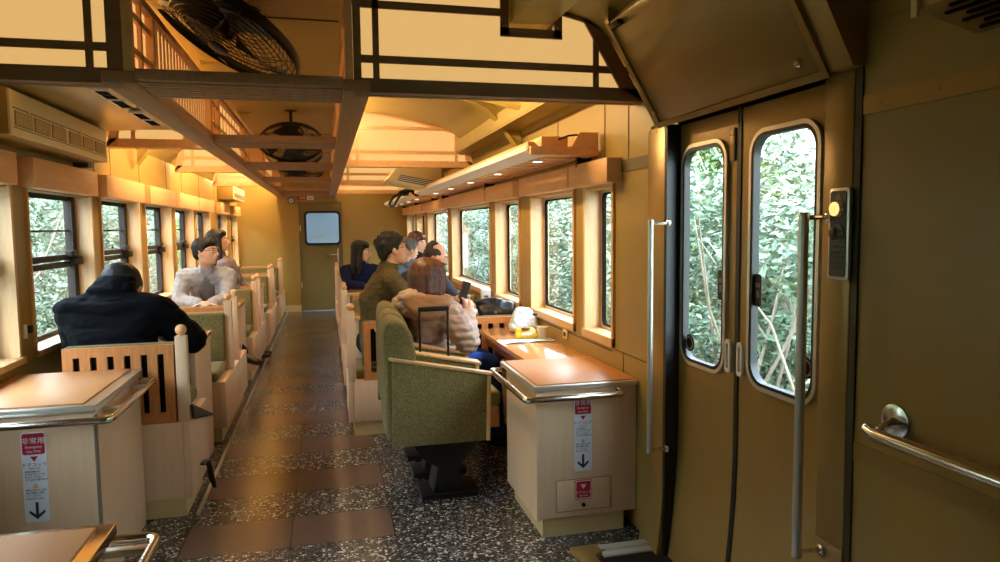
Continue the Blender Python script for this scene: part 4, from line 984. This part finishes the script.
def person(label, J, clothes, hair, hairmat, s=1., glasses=False, hat=None, vox=.0085, extras=None, group=None):
    """J: joints (world): pelvis, chest, neck, head(+yaw,pitch,roll), shL, shR, elL, elR, haL, haR, hipL.. knL, knR, ftL, ftR"""
    pel = Vector(J['pelvis']); ch = Vector(J['chest']); nk = Vector(J['neck']); hd = Vector(J['head'])
    t = thing('person', (pel.x, pel.y, 0), label, 'person', group)
    yaw, pit, rol = J.get('look', (0,0,0)); M = headM(hd, yaw, pit, rol, s*J.get('hs', 1.))
    sh = {k: Vector(J['sh'+k]) for k in 'LR'}; el = {k: Vector(J['el'+k]) for k in 'LR'}; ha = {k: Vector(J['ha'+k]) for k in 'LR'}
    kn = {k: Vector(J['kn'+k]) for k in 'LR'}; ft = {k: Vector(J['ft'+k]) for k in 'LR'}
    fd = Vector(J.get('fwd', (0,1,0))).normalized(); lat = fd.cross(Vector((0,0,1)))   # person's right
    hip = {'L': pel-lat*.09*s, 'R': pel+lat*.09*s}
    def torso(m, g, top=True):
        up = (ch-pel)
        def E(c, w_, dth, h): return (c, max(w_*abs(lat.x)+dth*abs(fd.x), .01), max(w_*abs(lat.y)+dth*abs(fd.y), .01), h)
        mk = lambda c, w_, dth, h: (c, (max(w_*abs(lat.x), dth*abs(fd.x)), max(w_*abs(lat.y), dth*abs(fd.y)), h))
        m.hull([mk(pel, .165*s+g, .115*s+g, .10*s), mk(pel.lerp(ch,.5), .145*s+g, .10*s+g, .08*s)])
        m.hull([mk(pel.lerp(ch,.45), .145*s+g, .10*s+g, .08*s), mk(ch, .165*s+g, .115*s+g, .10*s)])
        mid = (sh['L']+sh['R'])/2
        m.hull([mk(ch, .16*s+g, .11*s+g, .09*s), (sh['L'].lerp(mid,.15), .058*s+g), (sh['R'].lerp(mid,.15), .058*s+g)])
        m.hull([(sh['L'].lerp(mid,.3), .05*s+g), (sh['R'].lerp(mid,.3), .05*s+g), (mid.lerp(nk,.6), .055*s+g*.6)])
    # body
    m = MB(); head_geo(m, M); torso(m, 0)
    m.hull([(nk-(nk-ch)*.15, .055*s), (hd+(M.to_3x3() @ Vector((0,-.02,-.05))), .05*s)])
    for k in 'LR':
        m.hull([(sh[k], .05*s),(el[k], .038*s)]); m.hull([(el[k], .038*s),(ha[k], .026*s)])
        dv = (ha[k]-el[k]).normalized(); dd = Vector(J.get('hd'+k, dv))
        hand_geo(m, ha[k], dd, J.get('hn'+k, (0,0,-1)), J.get('curl'+k, .5), s, 1 if k == 'L' else -1)
        m.hull([(hip[k], .085*s),(kn[k], .055*s)]); m.hull([(kn[k], .052*s),(ft[k]+Vector((0,0,.07*s)), .036*s)])
        fo = Vector(J.get('fo'+k, fd)); m.hull([(ft[k]+Vector((0,0,.05*s)), .036*s),(ft[k]+fo*.15*s+Vector((0,0,.028*s)), .03*s)])
    body = m.build('body', SKIN, t, remesh=vox, smit=3)
    for sgn in (-1, 1):
        m = MB(); m.ball(M @ Vector((sgn*.031,.074,.013)), .0125*s); e = m.build('eye', EYEW, body)
        m = MB(); m.ball(M @ Vector((sgn*.031,.0812,.013)), .0062*s); m.build('iris', EYED, body)
        m = MB(); m.hull([(M @ Vector((sgn*.018,.086,.033)), .0035*s),(M @ Vector((sgn*.046,.076,.036)), .003*s)], 1); m.build('eyebrow', hairmat, body)
    m = MB(); m.hull([(M @ Vector((-.018,.092,-.050)), .004*s),(M @ Vector((0,.1,-.049)), .005*s),(M @ Vector((.018,.092,-.050)), .004*s)], 1); m.build('lips', LIP, body)
    # hair
    if hair:
        m = MB(); hair(m, M); m.build('hair', hairmat, t, remesh=.007*max(1, J.get('hs',1)), smit=3, noise_amp=.004, nscale=40)
    # clothes
    top, bottom, shoe = clothes; g = J.get('bulk', .014)
    m = MB(); torso(m, g)
    for k in 'LR':
        m.hull([(sh[k], .052*s+g),(el[k], .042*s+g)]); m.hull([(el[k], .042*s+g),(el[k].lerp(ha[k], .93), .030*s+g*.8)])
    if J.get('collar', True): m.hull([(nk-(nk-ch)*.10, (.062*s+g*.7))  ,(nk+(hd-nk)*.18, .056*s+g*.6)])
    if extras: extras(m, M, J)
    m.build(J.get('topname', 'sweater'), top, t, remesh=.0085, smit=3, noise_amp=J.get('wr', .008), nscale=J.get('wrs', 13), puff=J.get('puff', 0), pfreq=J.get('pf', .055))
    m = MB()
    m.hull([(hip['L'], .10*s),(hip['R'], .10*s),(pel+Vector((0,0,.04)), .1*s)])
    for k in 'LR':
        m.hull([(hip[k], .098*s),(kn[k], .068*s)]); m.hull([(kn[k], .066*s),(ft[k]+Vector((0,0,.085*s)), .05*s)])
    m.build('trousers', bottom, t, remesh=.012, smit=4, noise_amp=.006, nscale=12)
    for k in 'LR':
        fo = Vector(J.get('fo'+k, fd)).normalized(); c = ft[k]
        m = MB(); m.hull([(c-fo*.04*s+Vector((0,0,.045*s)), (.043*s,.043*s,.045*s)),(c+fo*.10*s+Vector((0,0,.035*s)), (.044*s,.044*s,.034*s)),(c+fo*.175*s+Vector((0,0,.027*s)), (.034*s,.034*s,.026*s))]); m.build('shoe', shoe, t, remesh=.009, smit=3)
    if glasses:
        m = MB()
        for sgn in (-1, 1): m.tube([M @ Vector((sgn*.034+math.cos(a)*.024, .098, .010+math.sin(a)*.019)) for a in [2*PI*i/20 for i in range(20)]], .0019*s, 6, True); m.tube([M @ Vector((sgn*.058,.096,.014)), M @ Vector((sgn*.075,.06,.018)), M @ Vector((sgn*.082,-.01,.018))], .0019*s, 6)
        m.tube([M @ Vector((-.011,.099,.014)), M @ Vector((0,.103,.017)), M @ Vector((.011,.099,.014))], .0019*s, 6); m.build('glasses', mat('spectacle_frame' if 'spectacle_frame' not in MATS else 'spectacle_frame_2', (40,34,32), .3, metal=.5), t)
    return t, M
# hair styles (head frame: y forward)
def hair_short(m, M, top=.018, fr=.05):
    m.hull([((0,-.03,.05),(.087,.09,.085)), ((0,.01,.075),(.078,.072,.055))], 3, M)
    m.hull([((0,-.075,.0),(.07,.035,.06)), ((0,-.05,.05),(.082,.06,.06))], 2, M)
    m.hull([((-.045,.05,.082),(.03,.03,.022)), ((.045,.05,.082),(.03,.03,.022)), ((0,.065,.078),(.03,.022,.02))], 2, M)
    for s in (-1, 1): m.hull([((s*.074,.01,.05),(.014,.025,.035)), ((s*.078,.008,.02),(.008,.012,.02))], 2, M)
def hair_tousled(m, M):
    hair_short(m, M); r = random.Random(3)
    for i in range(46):
        a = r.uniform(0, 2*PI); e = r.uniform(.1, 1.4); v = Vector((math.cos(a)*math.cos(e)*.092, math.sin(a)*math.cos(e)*.098-.02, .045+math.sin(e)*.088))
        if v.y > .035 and v.z < .10: continue
        m.hull([(v, .016), (v*1.05+Vector((0,0,.004)), .010)], 1, M)
def hair_bob(m, M):
    m.hull([((0,-.03,.045),(.098,.10,.09)), ((0,.01,.07),(.088,.08,.06))], 3, M)
    m.hull([((0,-.045,.03),(.102,.088,.06)), ((-.045,-.045,-.075),(.065,.065,.045)), ((.045,-.045,-.075),(.065,.065,.045))], 3, M)
    for s in (-1, 1): m.hull([((s*.085,.02,.05),(.02,.045,.04)), ((s*.09,.015,-.07),(.020,.042,.04))], 2, M)
    m.hull([((-.05,.055,.085),(.035,.03,.02)), ((.05,.055,.085),(.035,.03,.02))], 2, M)
def hair_long(m, M):
    m.hull([((0,-.03,.05),(.093,.096,.088)), ((0,.01,.075),(.085,.078,.055))], 3, M)
    m.hull([((0,-.06,.03),(.092,.06,.06)), ((-.05,-.07,-.2),(.045,.035,.1)), ((.05,-.07,-.2),(.045,.035,.1))], 3, M)
    for s in (-1, 1): m.hull([((s*.08,.012,.06),(.02,.036,.04)), ((s*.085,.0,-.16),(.02,.03,.09))], 2, M)
    m.hull([((-.045,.05,.088),(.035,.03,.018)), ((.045,.05,.088),(.035,.03,.018))], 2, M)
def hair_bald(m, M):
    m.hull([((0,-.07,.01),(.083,.045,.055)), ((0,-.085,.05),(.07,.035,.05))], 2, M)
    for s in (-1, 1): m.hull([((s*.074,-.03,.03),(.014,.05,.035)), ((s*.075,.0,.03),(.010,.02,.022))], 2, M)
    m.hull([((0,-.06,.105),(.055,.04,.014)), ((0,-.08,.08),(.06,.03,.02))], 2, M)

NAVY = mat('navy_quilted_nylon', (5,6,11), .8, rgb2=(8,11,20), vscale=14)
GREYS = mat('grey_sweat_fabric', (150,148,150), .9, rgb2=(182,180,180), vscale=25)
OLSW = mat('olive_knit', (86,74,48), .95, rgb2=(104,90,60), vscale=70)
BEIGE = mat('beige_padded_nylon', (160,134,118), .55, rgb2=(184,156,140), vscale=10)
DENIM = mat('denim', (40,70,150), .8, var=.15, vscale=40)
DARKT = mat('dark_trousers', (30,30,36), .9)
DNAVY = mat('navy_cloth', (26,32,58), .8, var=.3, vscale=14)
GBLUE = mat('grey_blue_cloth', (96,116,138), .8)
PATT = mat('patterned_blouse', (96,86,96), .8, rgb2=(150,134,140), vscale=60)
SHOEB = mat('black_shoe', (22,20,20), .5)

# 1 dark jacket, back to camera, leaning over the first left table
def ex_jacket(m, M, J):
    m.hull([((-1.10,4.06,1.085),(.125,.07,.045)), ((-1.09,4.12,1.13),(.10,.06,.04))])         # raised collar
    m.hull([((-1.28,4.03,1.00),(.09,.09,.06)), ((-.90,4.03,1.00),(.09,.09,.06)), ((-1.09,4.0,.98),(.16,.10,.08))])
person('person in a dark navy padded jacket bent over a table, back to the camera',
    dict(pelvis=(-1.06,3.93,.56), chest=(-1.08,3.98,.84), neck=(-1.09,4.08,1.05), head=(-1.085,4.18,1.06), look=(0.1,-.55,0), hs=1.12,
         shL=(-1.27,4.03,.97), shR=(-.88,4.03,.97), elL=(-1.27,4.08,.79), elR=(-.735,4.12,.80), haL=(-1.2,4.36,.80), haR=(-.90,4.38,.80), hdL=(.6,.5,0), hdR=(-.6,.5,0), hnL=(0,0,-1), hnR=(0,0,-1), curlL=.2, curlR=.2,
         knL=(-1.18,4.30,.52), knR=(-.95,4.30,.52), ftL=(-1.17,4.32,0), ftR=(-.95,4.32,0), bulk=.04, wr=.008, puff=.006, pf=.075, topname='jacket'),
    (NAVY, DARKT, SHOEB), hair_short, HAIRB, 1.05, extras=ex_jacket)
def ex_cardigan(m, M, J):
    m.hull([((-1.06,6.37,1.035),(.03,.04,.02)),((-1.09,6.42,.9),(.045,.04,.05)),((-1.10,6.52,.76),(.05,.05,.05))])
    m.hull([((-.92,6.37,1.035),(.03,.04,.02)),((-.90,6.42,.9),(.045,.04,.05)),((-.90,6.52,.76),(.05,.05,.05))])
# 2 man in grey sweatshirt
person('man in a grey sweatshirt and glasses leaning his forearms on a left table, looking right',
    dict(pelvis=(-1.0,6.95,.55), chest=(-1.0,6.62,.86), neck=(-.985,6.35,1.055), head=(-.965,6.25,1.205), look=(-PI*.64,.08,0), fwd=(0,-1,0),
         shR=(-1.17,6.38,1.0), shL=(-.81,6.40,1.0), elR=(-1.20,6.30,.81), elL=(-.83,6.30,.81), haR=(-1.02,6.17,.79), haL=(-.93,6.17,.79), hdR=(1,-.3,0), hdL=(-1,-.3,0), curlL=.25, curlR=.25,
         knR=(-1.1,6.55,.52), knL=(-.90,6.55,.50), ftR=(-1.1,6.6,0), ftL=(-.72,6.35,.25), foL=(.75,-.65,-.1), bulk=.02, wr=.008),
    (GREYS, DARKT, SHOEB), hair_short, HAIRB, 1.0, True, extras=ex_cardigan)
gp = bpy.data.objects['person.001'] if 'person.001' in bpy.data.objects else t
m = MB(); m.hull([((-.985,6.36,1.035),(.055,.05,.02)),((-.985,6.36,.98),(.075,.05,.03)),((-.99,6.47,.86),(.075,.06,.05)),((-.995,6.58,.76),(.08,.06,.05))]); m.build('undershirt', mat('taupe_tee', (128,120,120), .9), gp, remesh=.008, noise_amp=.006, nscale=16)
# 3 long haired woman
person('woman with long dark hair behind the man in grey, looking out to the right',
    dict(pelvis=(-1.0,7.78,.55), chest=(-1.0,7.80,.86), neck=(-1.08,7.78,1.115), head=(-1.075,7.76,1.27), look=(-PI*.5,.12,0), fwd=(1,0,0),
         shR=(-1.02,7.60,1.03), shL=(-1.0,7.96,1.03), elR=(-.92,7.55,.8), elL=(-.9,8.0,.8), haR=(-.78,7.66,.68), haL=(-.76,7.95,.66),
         knR=(-.78,7.72,.52), knL=(-.78,7.88,.52), ftR=(-.80,7.72,.03), ftL=(-.80,7.88,.03), topname='blouse'),
    (PATT, DARKT, SHOEB), hair_long, HAIRB, 1.0)
# 4 olive sweater
person('man in an olive green sweater and glasses leaning toward the right window',
    dict(pelvis=(.33,4.99,.58), chest=(.33,4.97,.90), neck=(.42,4.93,1.10), head=(.455,4.92,1.235), look=(-PI*.44,.16,0), fwd=(.85,.5,0),
         shR=(.42,4.80,1.04), shL=(.40,5.14,1.03), elR=(.60,4.86,.84), elL=(.62,5.2,.84), haR=(.78,5.0,.79), haL=(.82,5.25,.79), curlL=.3, curlR=.3,
         knR=(.62,5.16,.52), knL=(.56,5.28,.52), ftR=(.62,5.22,0), ftL=(.52,5.36,0), bulk=.026, wr=.008),
    (OLSW, DARKT, SHOEB), hair_tousled, HAIRB, 1.0, True)
# 5 beige coat
def ex_hood(m, M, J):
    m.hull([((.50,4.16,.99),(.10,.09,.045)), ((.66,4.17,.955),(.09,.08,.04)), ((.56,4.10,.955),(.12,.06,.05))])
    m.hull([((.45,4.22,.94),(.08,.12,.05)), ((.52,4.12,.90),(.09,.05,.05))])
    m.hull([((.74,4.32,.57),(.06,.10,.08)), ((.88,4.36,.53),(.05,.10,.06)), ((.60,4.3,.60),(.10,.12,.1))])
_coat, _ = person('woman in a beige padded hooded coat with a brown bob, holding up a phone',
    dict(pelvis=(.58,4.32,.57), chest=(.60,4.27,.82), neck=(.60,4.21,.985), head=(.60,4.20,1.085), look=(-PI*.33,-.05,0), fwd=(.9,.42,0),
         shR=(.70,4.12,.90), shL=(.47,4.36,.91), elR=(.80,4.05,.715), elL=(.64,4.52,.72), haR=(.825,4.17,.865), haL=(.88,4.36,.83), hdR=(-.15,.1,1), hnR=(-.9,.2,.1), hdL=(0,.0,1), curlR=.9, curlL=.6,
         knR=(.99,4.28,.53), knL=(.98,4.46,.53), ftR=(1.04,4.28,.0), ftL=(1.02,4.46,.0), bulk=.034, wr=.010, wrs=18, puff=.010, pf=.05, topname='coat'),
    (BEIGE, DENIM, SHOEB), hair_bob, HAIRR, 1.0, extras=ex_hood)
m = MB(); m.hull([((.50,4.10,.965),(.075,.05,.04)),((.66,4.08,.935),(.07,.05,.04)),((.47,4.20,.965),(.06,.08,.045)),((.57,4.03,.90),(.09,.03,.05))]); m.hull([((.50,4.12,.99),(.06,.06,.03)),((.72,4.14,.955),(.06,.06,.035)),((.60,4.07,.965),(.08,.04,.035))])
m.build('hood', mat('tan_hood', (150,112,82), .85), _coat, remesh=.009, noise_amp=.009, nscale=12)
t = thing('smartphone', (.86,4.2,.96), 'smartphone held up by the woman in the beige coat', 'phone')
Mp = Matrix.Translation((.805,4.165,.995)) @ Matrix.Rotation(.32,4,'Y') @ Rz(.6)
m = MB(); m.box(-.036,.036,-.005,.005,-.075,.075,.004, M=Mp); m.build('case', mat('phone_case', (120,70,60), .4), t)
m = MB(); m.box(-.033,.033,-.0056,-.0048,-.071,.071, M=Mp); m.build('back_cover', BLACK, t)
# 6 navy woman
person('woman with black hair in a navy top at a far right table, looking right',
    dict(pelvis=(.36,8.02,.55), chest=(.35,7.95,.83), neck=(.36,7.86,1.0), head=(.38,7.84,1.13), look=(-PI*.6,-.05,0), fwd=(.3,-.95,0),
         shR=(.20,7.86,.93), shL=(.54,7.92,.93), elR=(.22,7.66,.79), elL=(.62,7.72,.79), haR=(.40,7.56,.78), haL=(.56,7.52,.78),
         knR=(.3,7.6,.5), knL=(.5,7.6,.5), ftR=(.3,7.62,0), ftL=(.5,7.62,0)),
    (DNAVY, DARKT, SHOEB), hair_long, HAIRB, .98)
# 7 grey haired
person('grey-haired person in a blue-grey top, partly hidden behind the man in olive',
    dict(pelvis=(.82,6.86,.55), chest=(.82,6.88,.84), neck=(.80,6.90,1.03), head=(.79,6.90,1.165), look=(-PI*.35,-.1,0), fwd=(0,1,0),
         shR=(.98,6.92,.96), shL=(.63,6.92,.96), elR=(1.0,7.08,.78), elL=(.62,7.08,.78), haR=(.95,7.26,.78), haL=(.72,7.26,.78),
         knR=(.92,7.25,.5), knL=(.72,7.25,.5), ftR=(.92,7.25,0), ftL=(.72,7.25,0)),
    (GBLUE, DARKT, SHOEB), hair_short, HAIRG, 1.0)
# 8 dark wavy hair behind
person('dark wavy-haired person seated beyond the grey-haired one by the window',
    dict(pelvis=(1.02,8.05,.55), chest=(1.02,8.0,.86), neck=(1.02,7.95,1.07), head=(1.01,7.93,1.21), look=(-PI*.6,-.1,0), fwd=(0,-1,0),
         shR=(.85,7.95,1.0), shL=(1.19,7.95,1.0), elR=(.86,7.75,.8), elL=(1.2,7.75,.8), haR=(.93,7.58,.78), haL=(1.1,7.58,.78),
         knR=(.92,7.62,.5), knL=(1.12,7.62,.5), ftR=(.92,7.62,0), ftL=(1.12,7.62,0)),
    (DARKT, DARKT, SHOEB), hair_tousled, HAIRR, 1.0)
# 9 balding man
person('balding man with his head bowed toward the right windows',
    dict(pelvis=(.78,6.05,.56), chest=(.79,5.98,.85), neck=(.86,5.94,1.02), head=(.915,5.92,1.145), look=(-PI*.5,-.42,0), fwd=(.55,-.83,0),
         shR=(.66,5.86,.97), shL=(.94,6.06,.97), elR=(.74,5.70,.78), elL=(1.08,5.95,.78), haR=(.92,5.62,.775), haL=(1.12,5.76,.775),
         knR=(.74,5.78,.5), knL=(.92,5.84,.5), ftR=(.78,5.78,0), ftL=(.94,5.84,0), wr=.005),
    (mat('charcoal_cloth', (58,58,64), .9), DARKT, SHOEB), hair_bald, mat('sparse_dark_hair', (40,36,34), .6), 1.0)

# ================================================================== OUTSIDE
m = MB()
for sx_ in (-1, 1):
    def hf(u, v, sx_=sx_):
        x = 1.9+10*u; y = -6+44*v; z = -.9 + .62*max(0, x-2.9)**1.05 + .35*noise.noise(Vector((x*.6, y*.5, sx_*3))); return Vector((sx_*x, y, z))
    m.sweep_surface(hf, 30, 60)
struct(m.build('hillside', HILL, smooth=True))
m = MB(); m.box(-2.4,2.4,-6,38,-1.0,-.85); struct(m.build('ground', SOIL))
def bush(name, label, cat, lm, H, Wd, n, seed, ls=.07, group=None):
    r = random.Random(seed); t = thing(name, (0,0,0), label, cat, group)
    m = MB()
    br = []
    for k in range(7):
        a = r.uniform(0,2*PI); p = [Vector((0,0,0))]; d = Vector((math.cos(a)*.5, math.sin(a)*.5, 1.1))
        for i in range(4): p.append(p[-1]+d*H/5+Vector((r.uniform(-.1,.1), r.uniform(-.1,.1), 0))*H*.4); d = (d+Vector((r.uniform(-.4,.4), r.uniform(-.4,.4), 0)))
        br.append(p); m.tube(p, [.018*H/2,.014*H/2,.010*H/2,.007*H/2,.004], 6)
    m.build('branches', BARK, t)
    vs_, fs = [], []
    cl = [(Vector((r.gauss(0,.42)*Wd, r.gauss(0,.42)*Wd, H*(.12+.85*r.random()))), r.uniform(.16,.34)*Wd) for _ in range(26)]
    for i in range(n):
        c, rad = cl[r.randrange(len(cl))]
        v = Vector((r.gauss(0,1), r.gauss(0,1), r.gauss(0,1))).normalized()*rad*(r.random()**.4)
        p = c+v; a = Vector((r.gauss(0,1), r.gauss(0,1), r.gauss(0,.6))).normalized(); b = a.cross(Vector((r.gauss(0,1), r.gauss(0,1), r.gauss(0,1)))).normalized()
        s = ls*r.uniform(.6,1.3); i0 = len(vs_); nn = a.cross(b)*s*.12
        vs_ += [p-a*s, p+b*s*.42+nn, p+a*s, p-b*s*.42+nn]; fs.append((i0,i0+1,i0+2,i0+3))
    me = bpy.data.meshes.new('foliage'); me.from_pydata([tuple(v) for v in vs_], [], fs); me.materials.append(lm)
    o = bpy.data.objects.new('foliage', me); COL.objects.link(o); o.parent = t; o['kind'] = 'stuff'
    return t
protoA = bush('bush', 'x', 'bush', LEAFA, 2.3, .95, 9000, 1, .042)
protoB = bush('bush', 'x', 'bush', LEAFB, 2.6, 1.0, 9000, 2, .040)
protoC = bush('bush', 'x', 'bush', LEAFC, 2.4, 1.0, 7500, 3, .038)
used = set()
def put(proto, x, y, z, rz, sc, lb):
    o = proto if id(proto) not in used else copy_tree(proto)
    used.add(id(proto)); o.location = (x,y,z); o.rotation_euler = (0,0,rz); o.scale = (sc,)*3
    o['label'] = lb; o['group'] = 'bushes outside the train'; return o
rr_ = random.Random(11)
def hz(x, y, s_): 
    return -.9 + .62*max(0, x-2.9)**1.05 + .35*noise.noise(Vector((x*.6, y*.5, s_*3)))
left_l = ['yellow-green bush outside, seen through the nearest full left window', 'bush outside seen through the second left window', 'bush outside the third left window', 'bush outside the fourth left window', 'bush far outside the later left windows','leafy bush outside at the far left end','bush outside before the left sliding door','distant bush left of the track']
for i, y in enumerate((5.6, 8.6, 11.4, 14.6, 18.0, 22.0, 2.2, 27)):
    put((protoA, protoC, protoC, protoB)[i % 4] if i else protoA, -3.1-rr_.uniform(0,.5), y, hz(3.2, y, -1)-.1, rr_.uniform(0,6), 1.0+rr_.uniform(0,.2), left_l[i]+', front row')
for i, y in enumerate((6.9, 10.2, 13.8, 17.6, 22.5, 4.2, 28)):
    put((protoA, protoB, protoC)[i % 3], -4.7-rr_.uniform(0,.5), y, hz(4.9, y, -1)-.1, rr_.uniform(0,6), 1.25, ['yellow-green bush up the bank behind the nearest left window', 'dark bush up the bank behind the second left window','dry bush up the bank behind the third left window','bush up the left bank, fourth in the back row','bush up the left bank, fifth in the back row','bush up the left bank opposite the left sliding door','bush up the left bank farthest away'][i])
right_l = ['bush close outside the nearer leaf of the sliding door', 'bush close outside the farther leaf of the sliding door', 'dry pale bush outside the first narrow right window', 'pale twiggy bush outside the second right window','dark leafy bush outside the wide right window','bush outside the right windows beyond the rack','bush outside the far right windows','distant bush right of the track','last distant bush right of the track']
for i, (x, y) in enumerate(((3.1,3.3),(3.1,4.6),(3.2,6.2),(3.3,8.2),(3.5,11.0),(3.5,14.2),(3.6,17.8),(3.6,22),(3.6,27))):
    put((protoC, protoB, protoC, protoC, protoB)[i % 5], x, y, hz(x, y, 1)-.1, rr_.uniform(0,6), 1.05, right_l[i])
for i, (x, y) in enumerate(((4.4,3.9),(4.5,5.8),(4.7,8.1),(4.8,10.6),(5.0,13.6),(5.0,17.2),(5.2,21.5))):
    put((protoB, protoC, protoA, protoB)[i % 4], x, y, hz(x, y, 1)-.1, rr_.uniform(0,6), 1.35, ['bush up the bank behind the sliding door', 'bush up the bank right of the sliding door panes','pale bush up the bank behind the narrow right window','bush up the bank behind the second right window','bush up the bank behind the wide right window','bush up the right bank far down the track','farthest bush up the right bank'][i])
# station sign post outside
t = thing('station_marker', (2.6, 13.5, -.8), 'tall white marker post with a red cap and vertical lettering outside the wide right window', 'sign post')
m = MB(); m.box(2.49,2.70,13.45,13.6,.6,1.28,.005); m.build('board', STK, t)
m = MB(); m.prism([(2.42,1.28),(2.77,1.28),(2.595,1.40)], 'y', 13.40, 13.65); m.build('cap', mat('cap_red', (190,110,84), .6), t)
m = MB(); m.box(2.55,2.64,13.48,13.57,-.9,.6); m.build('post', BARK, t)
for i in range(3): m = MB(); z = 1.12-.15*i; m.box(2.56,2.63,13.444,13.45,z,z+.014); m.box(2.585,2.60,13.444,13.45,z-.05,z+.03); m.build('lettering', INK, t)

for _o in COL.items: RCOL.objects.link(_o)
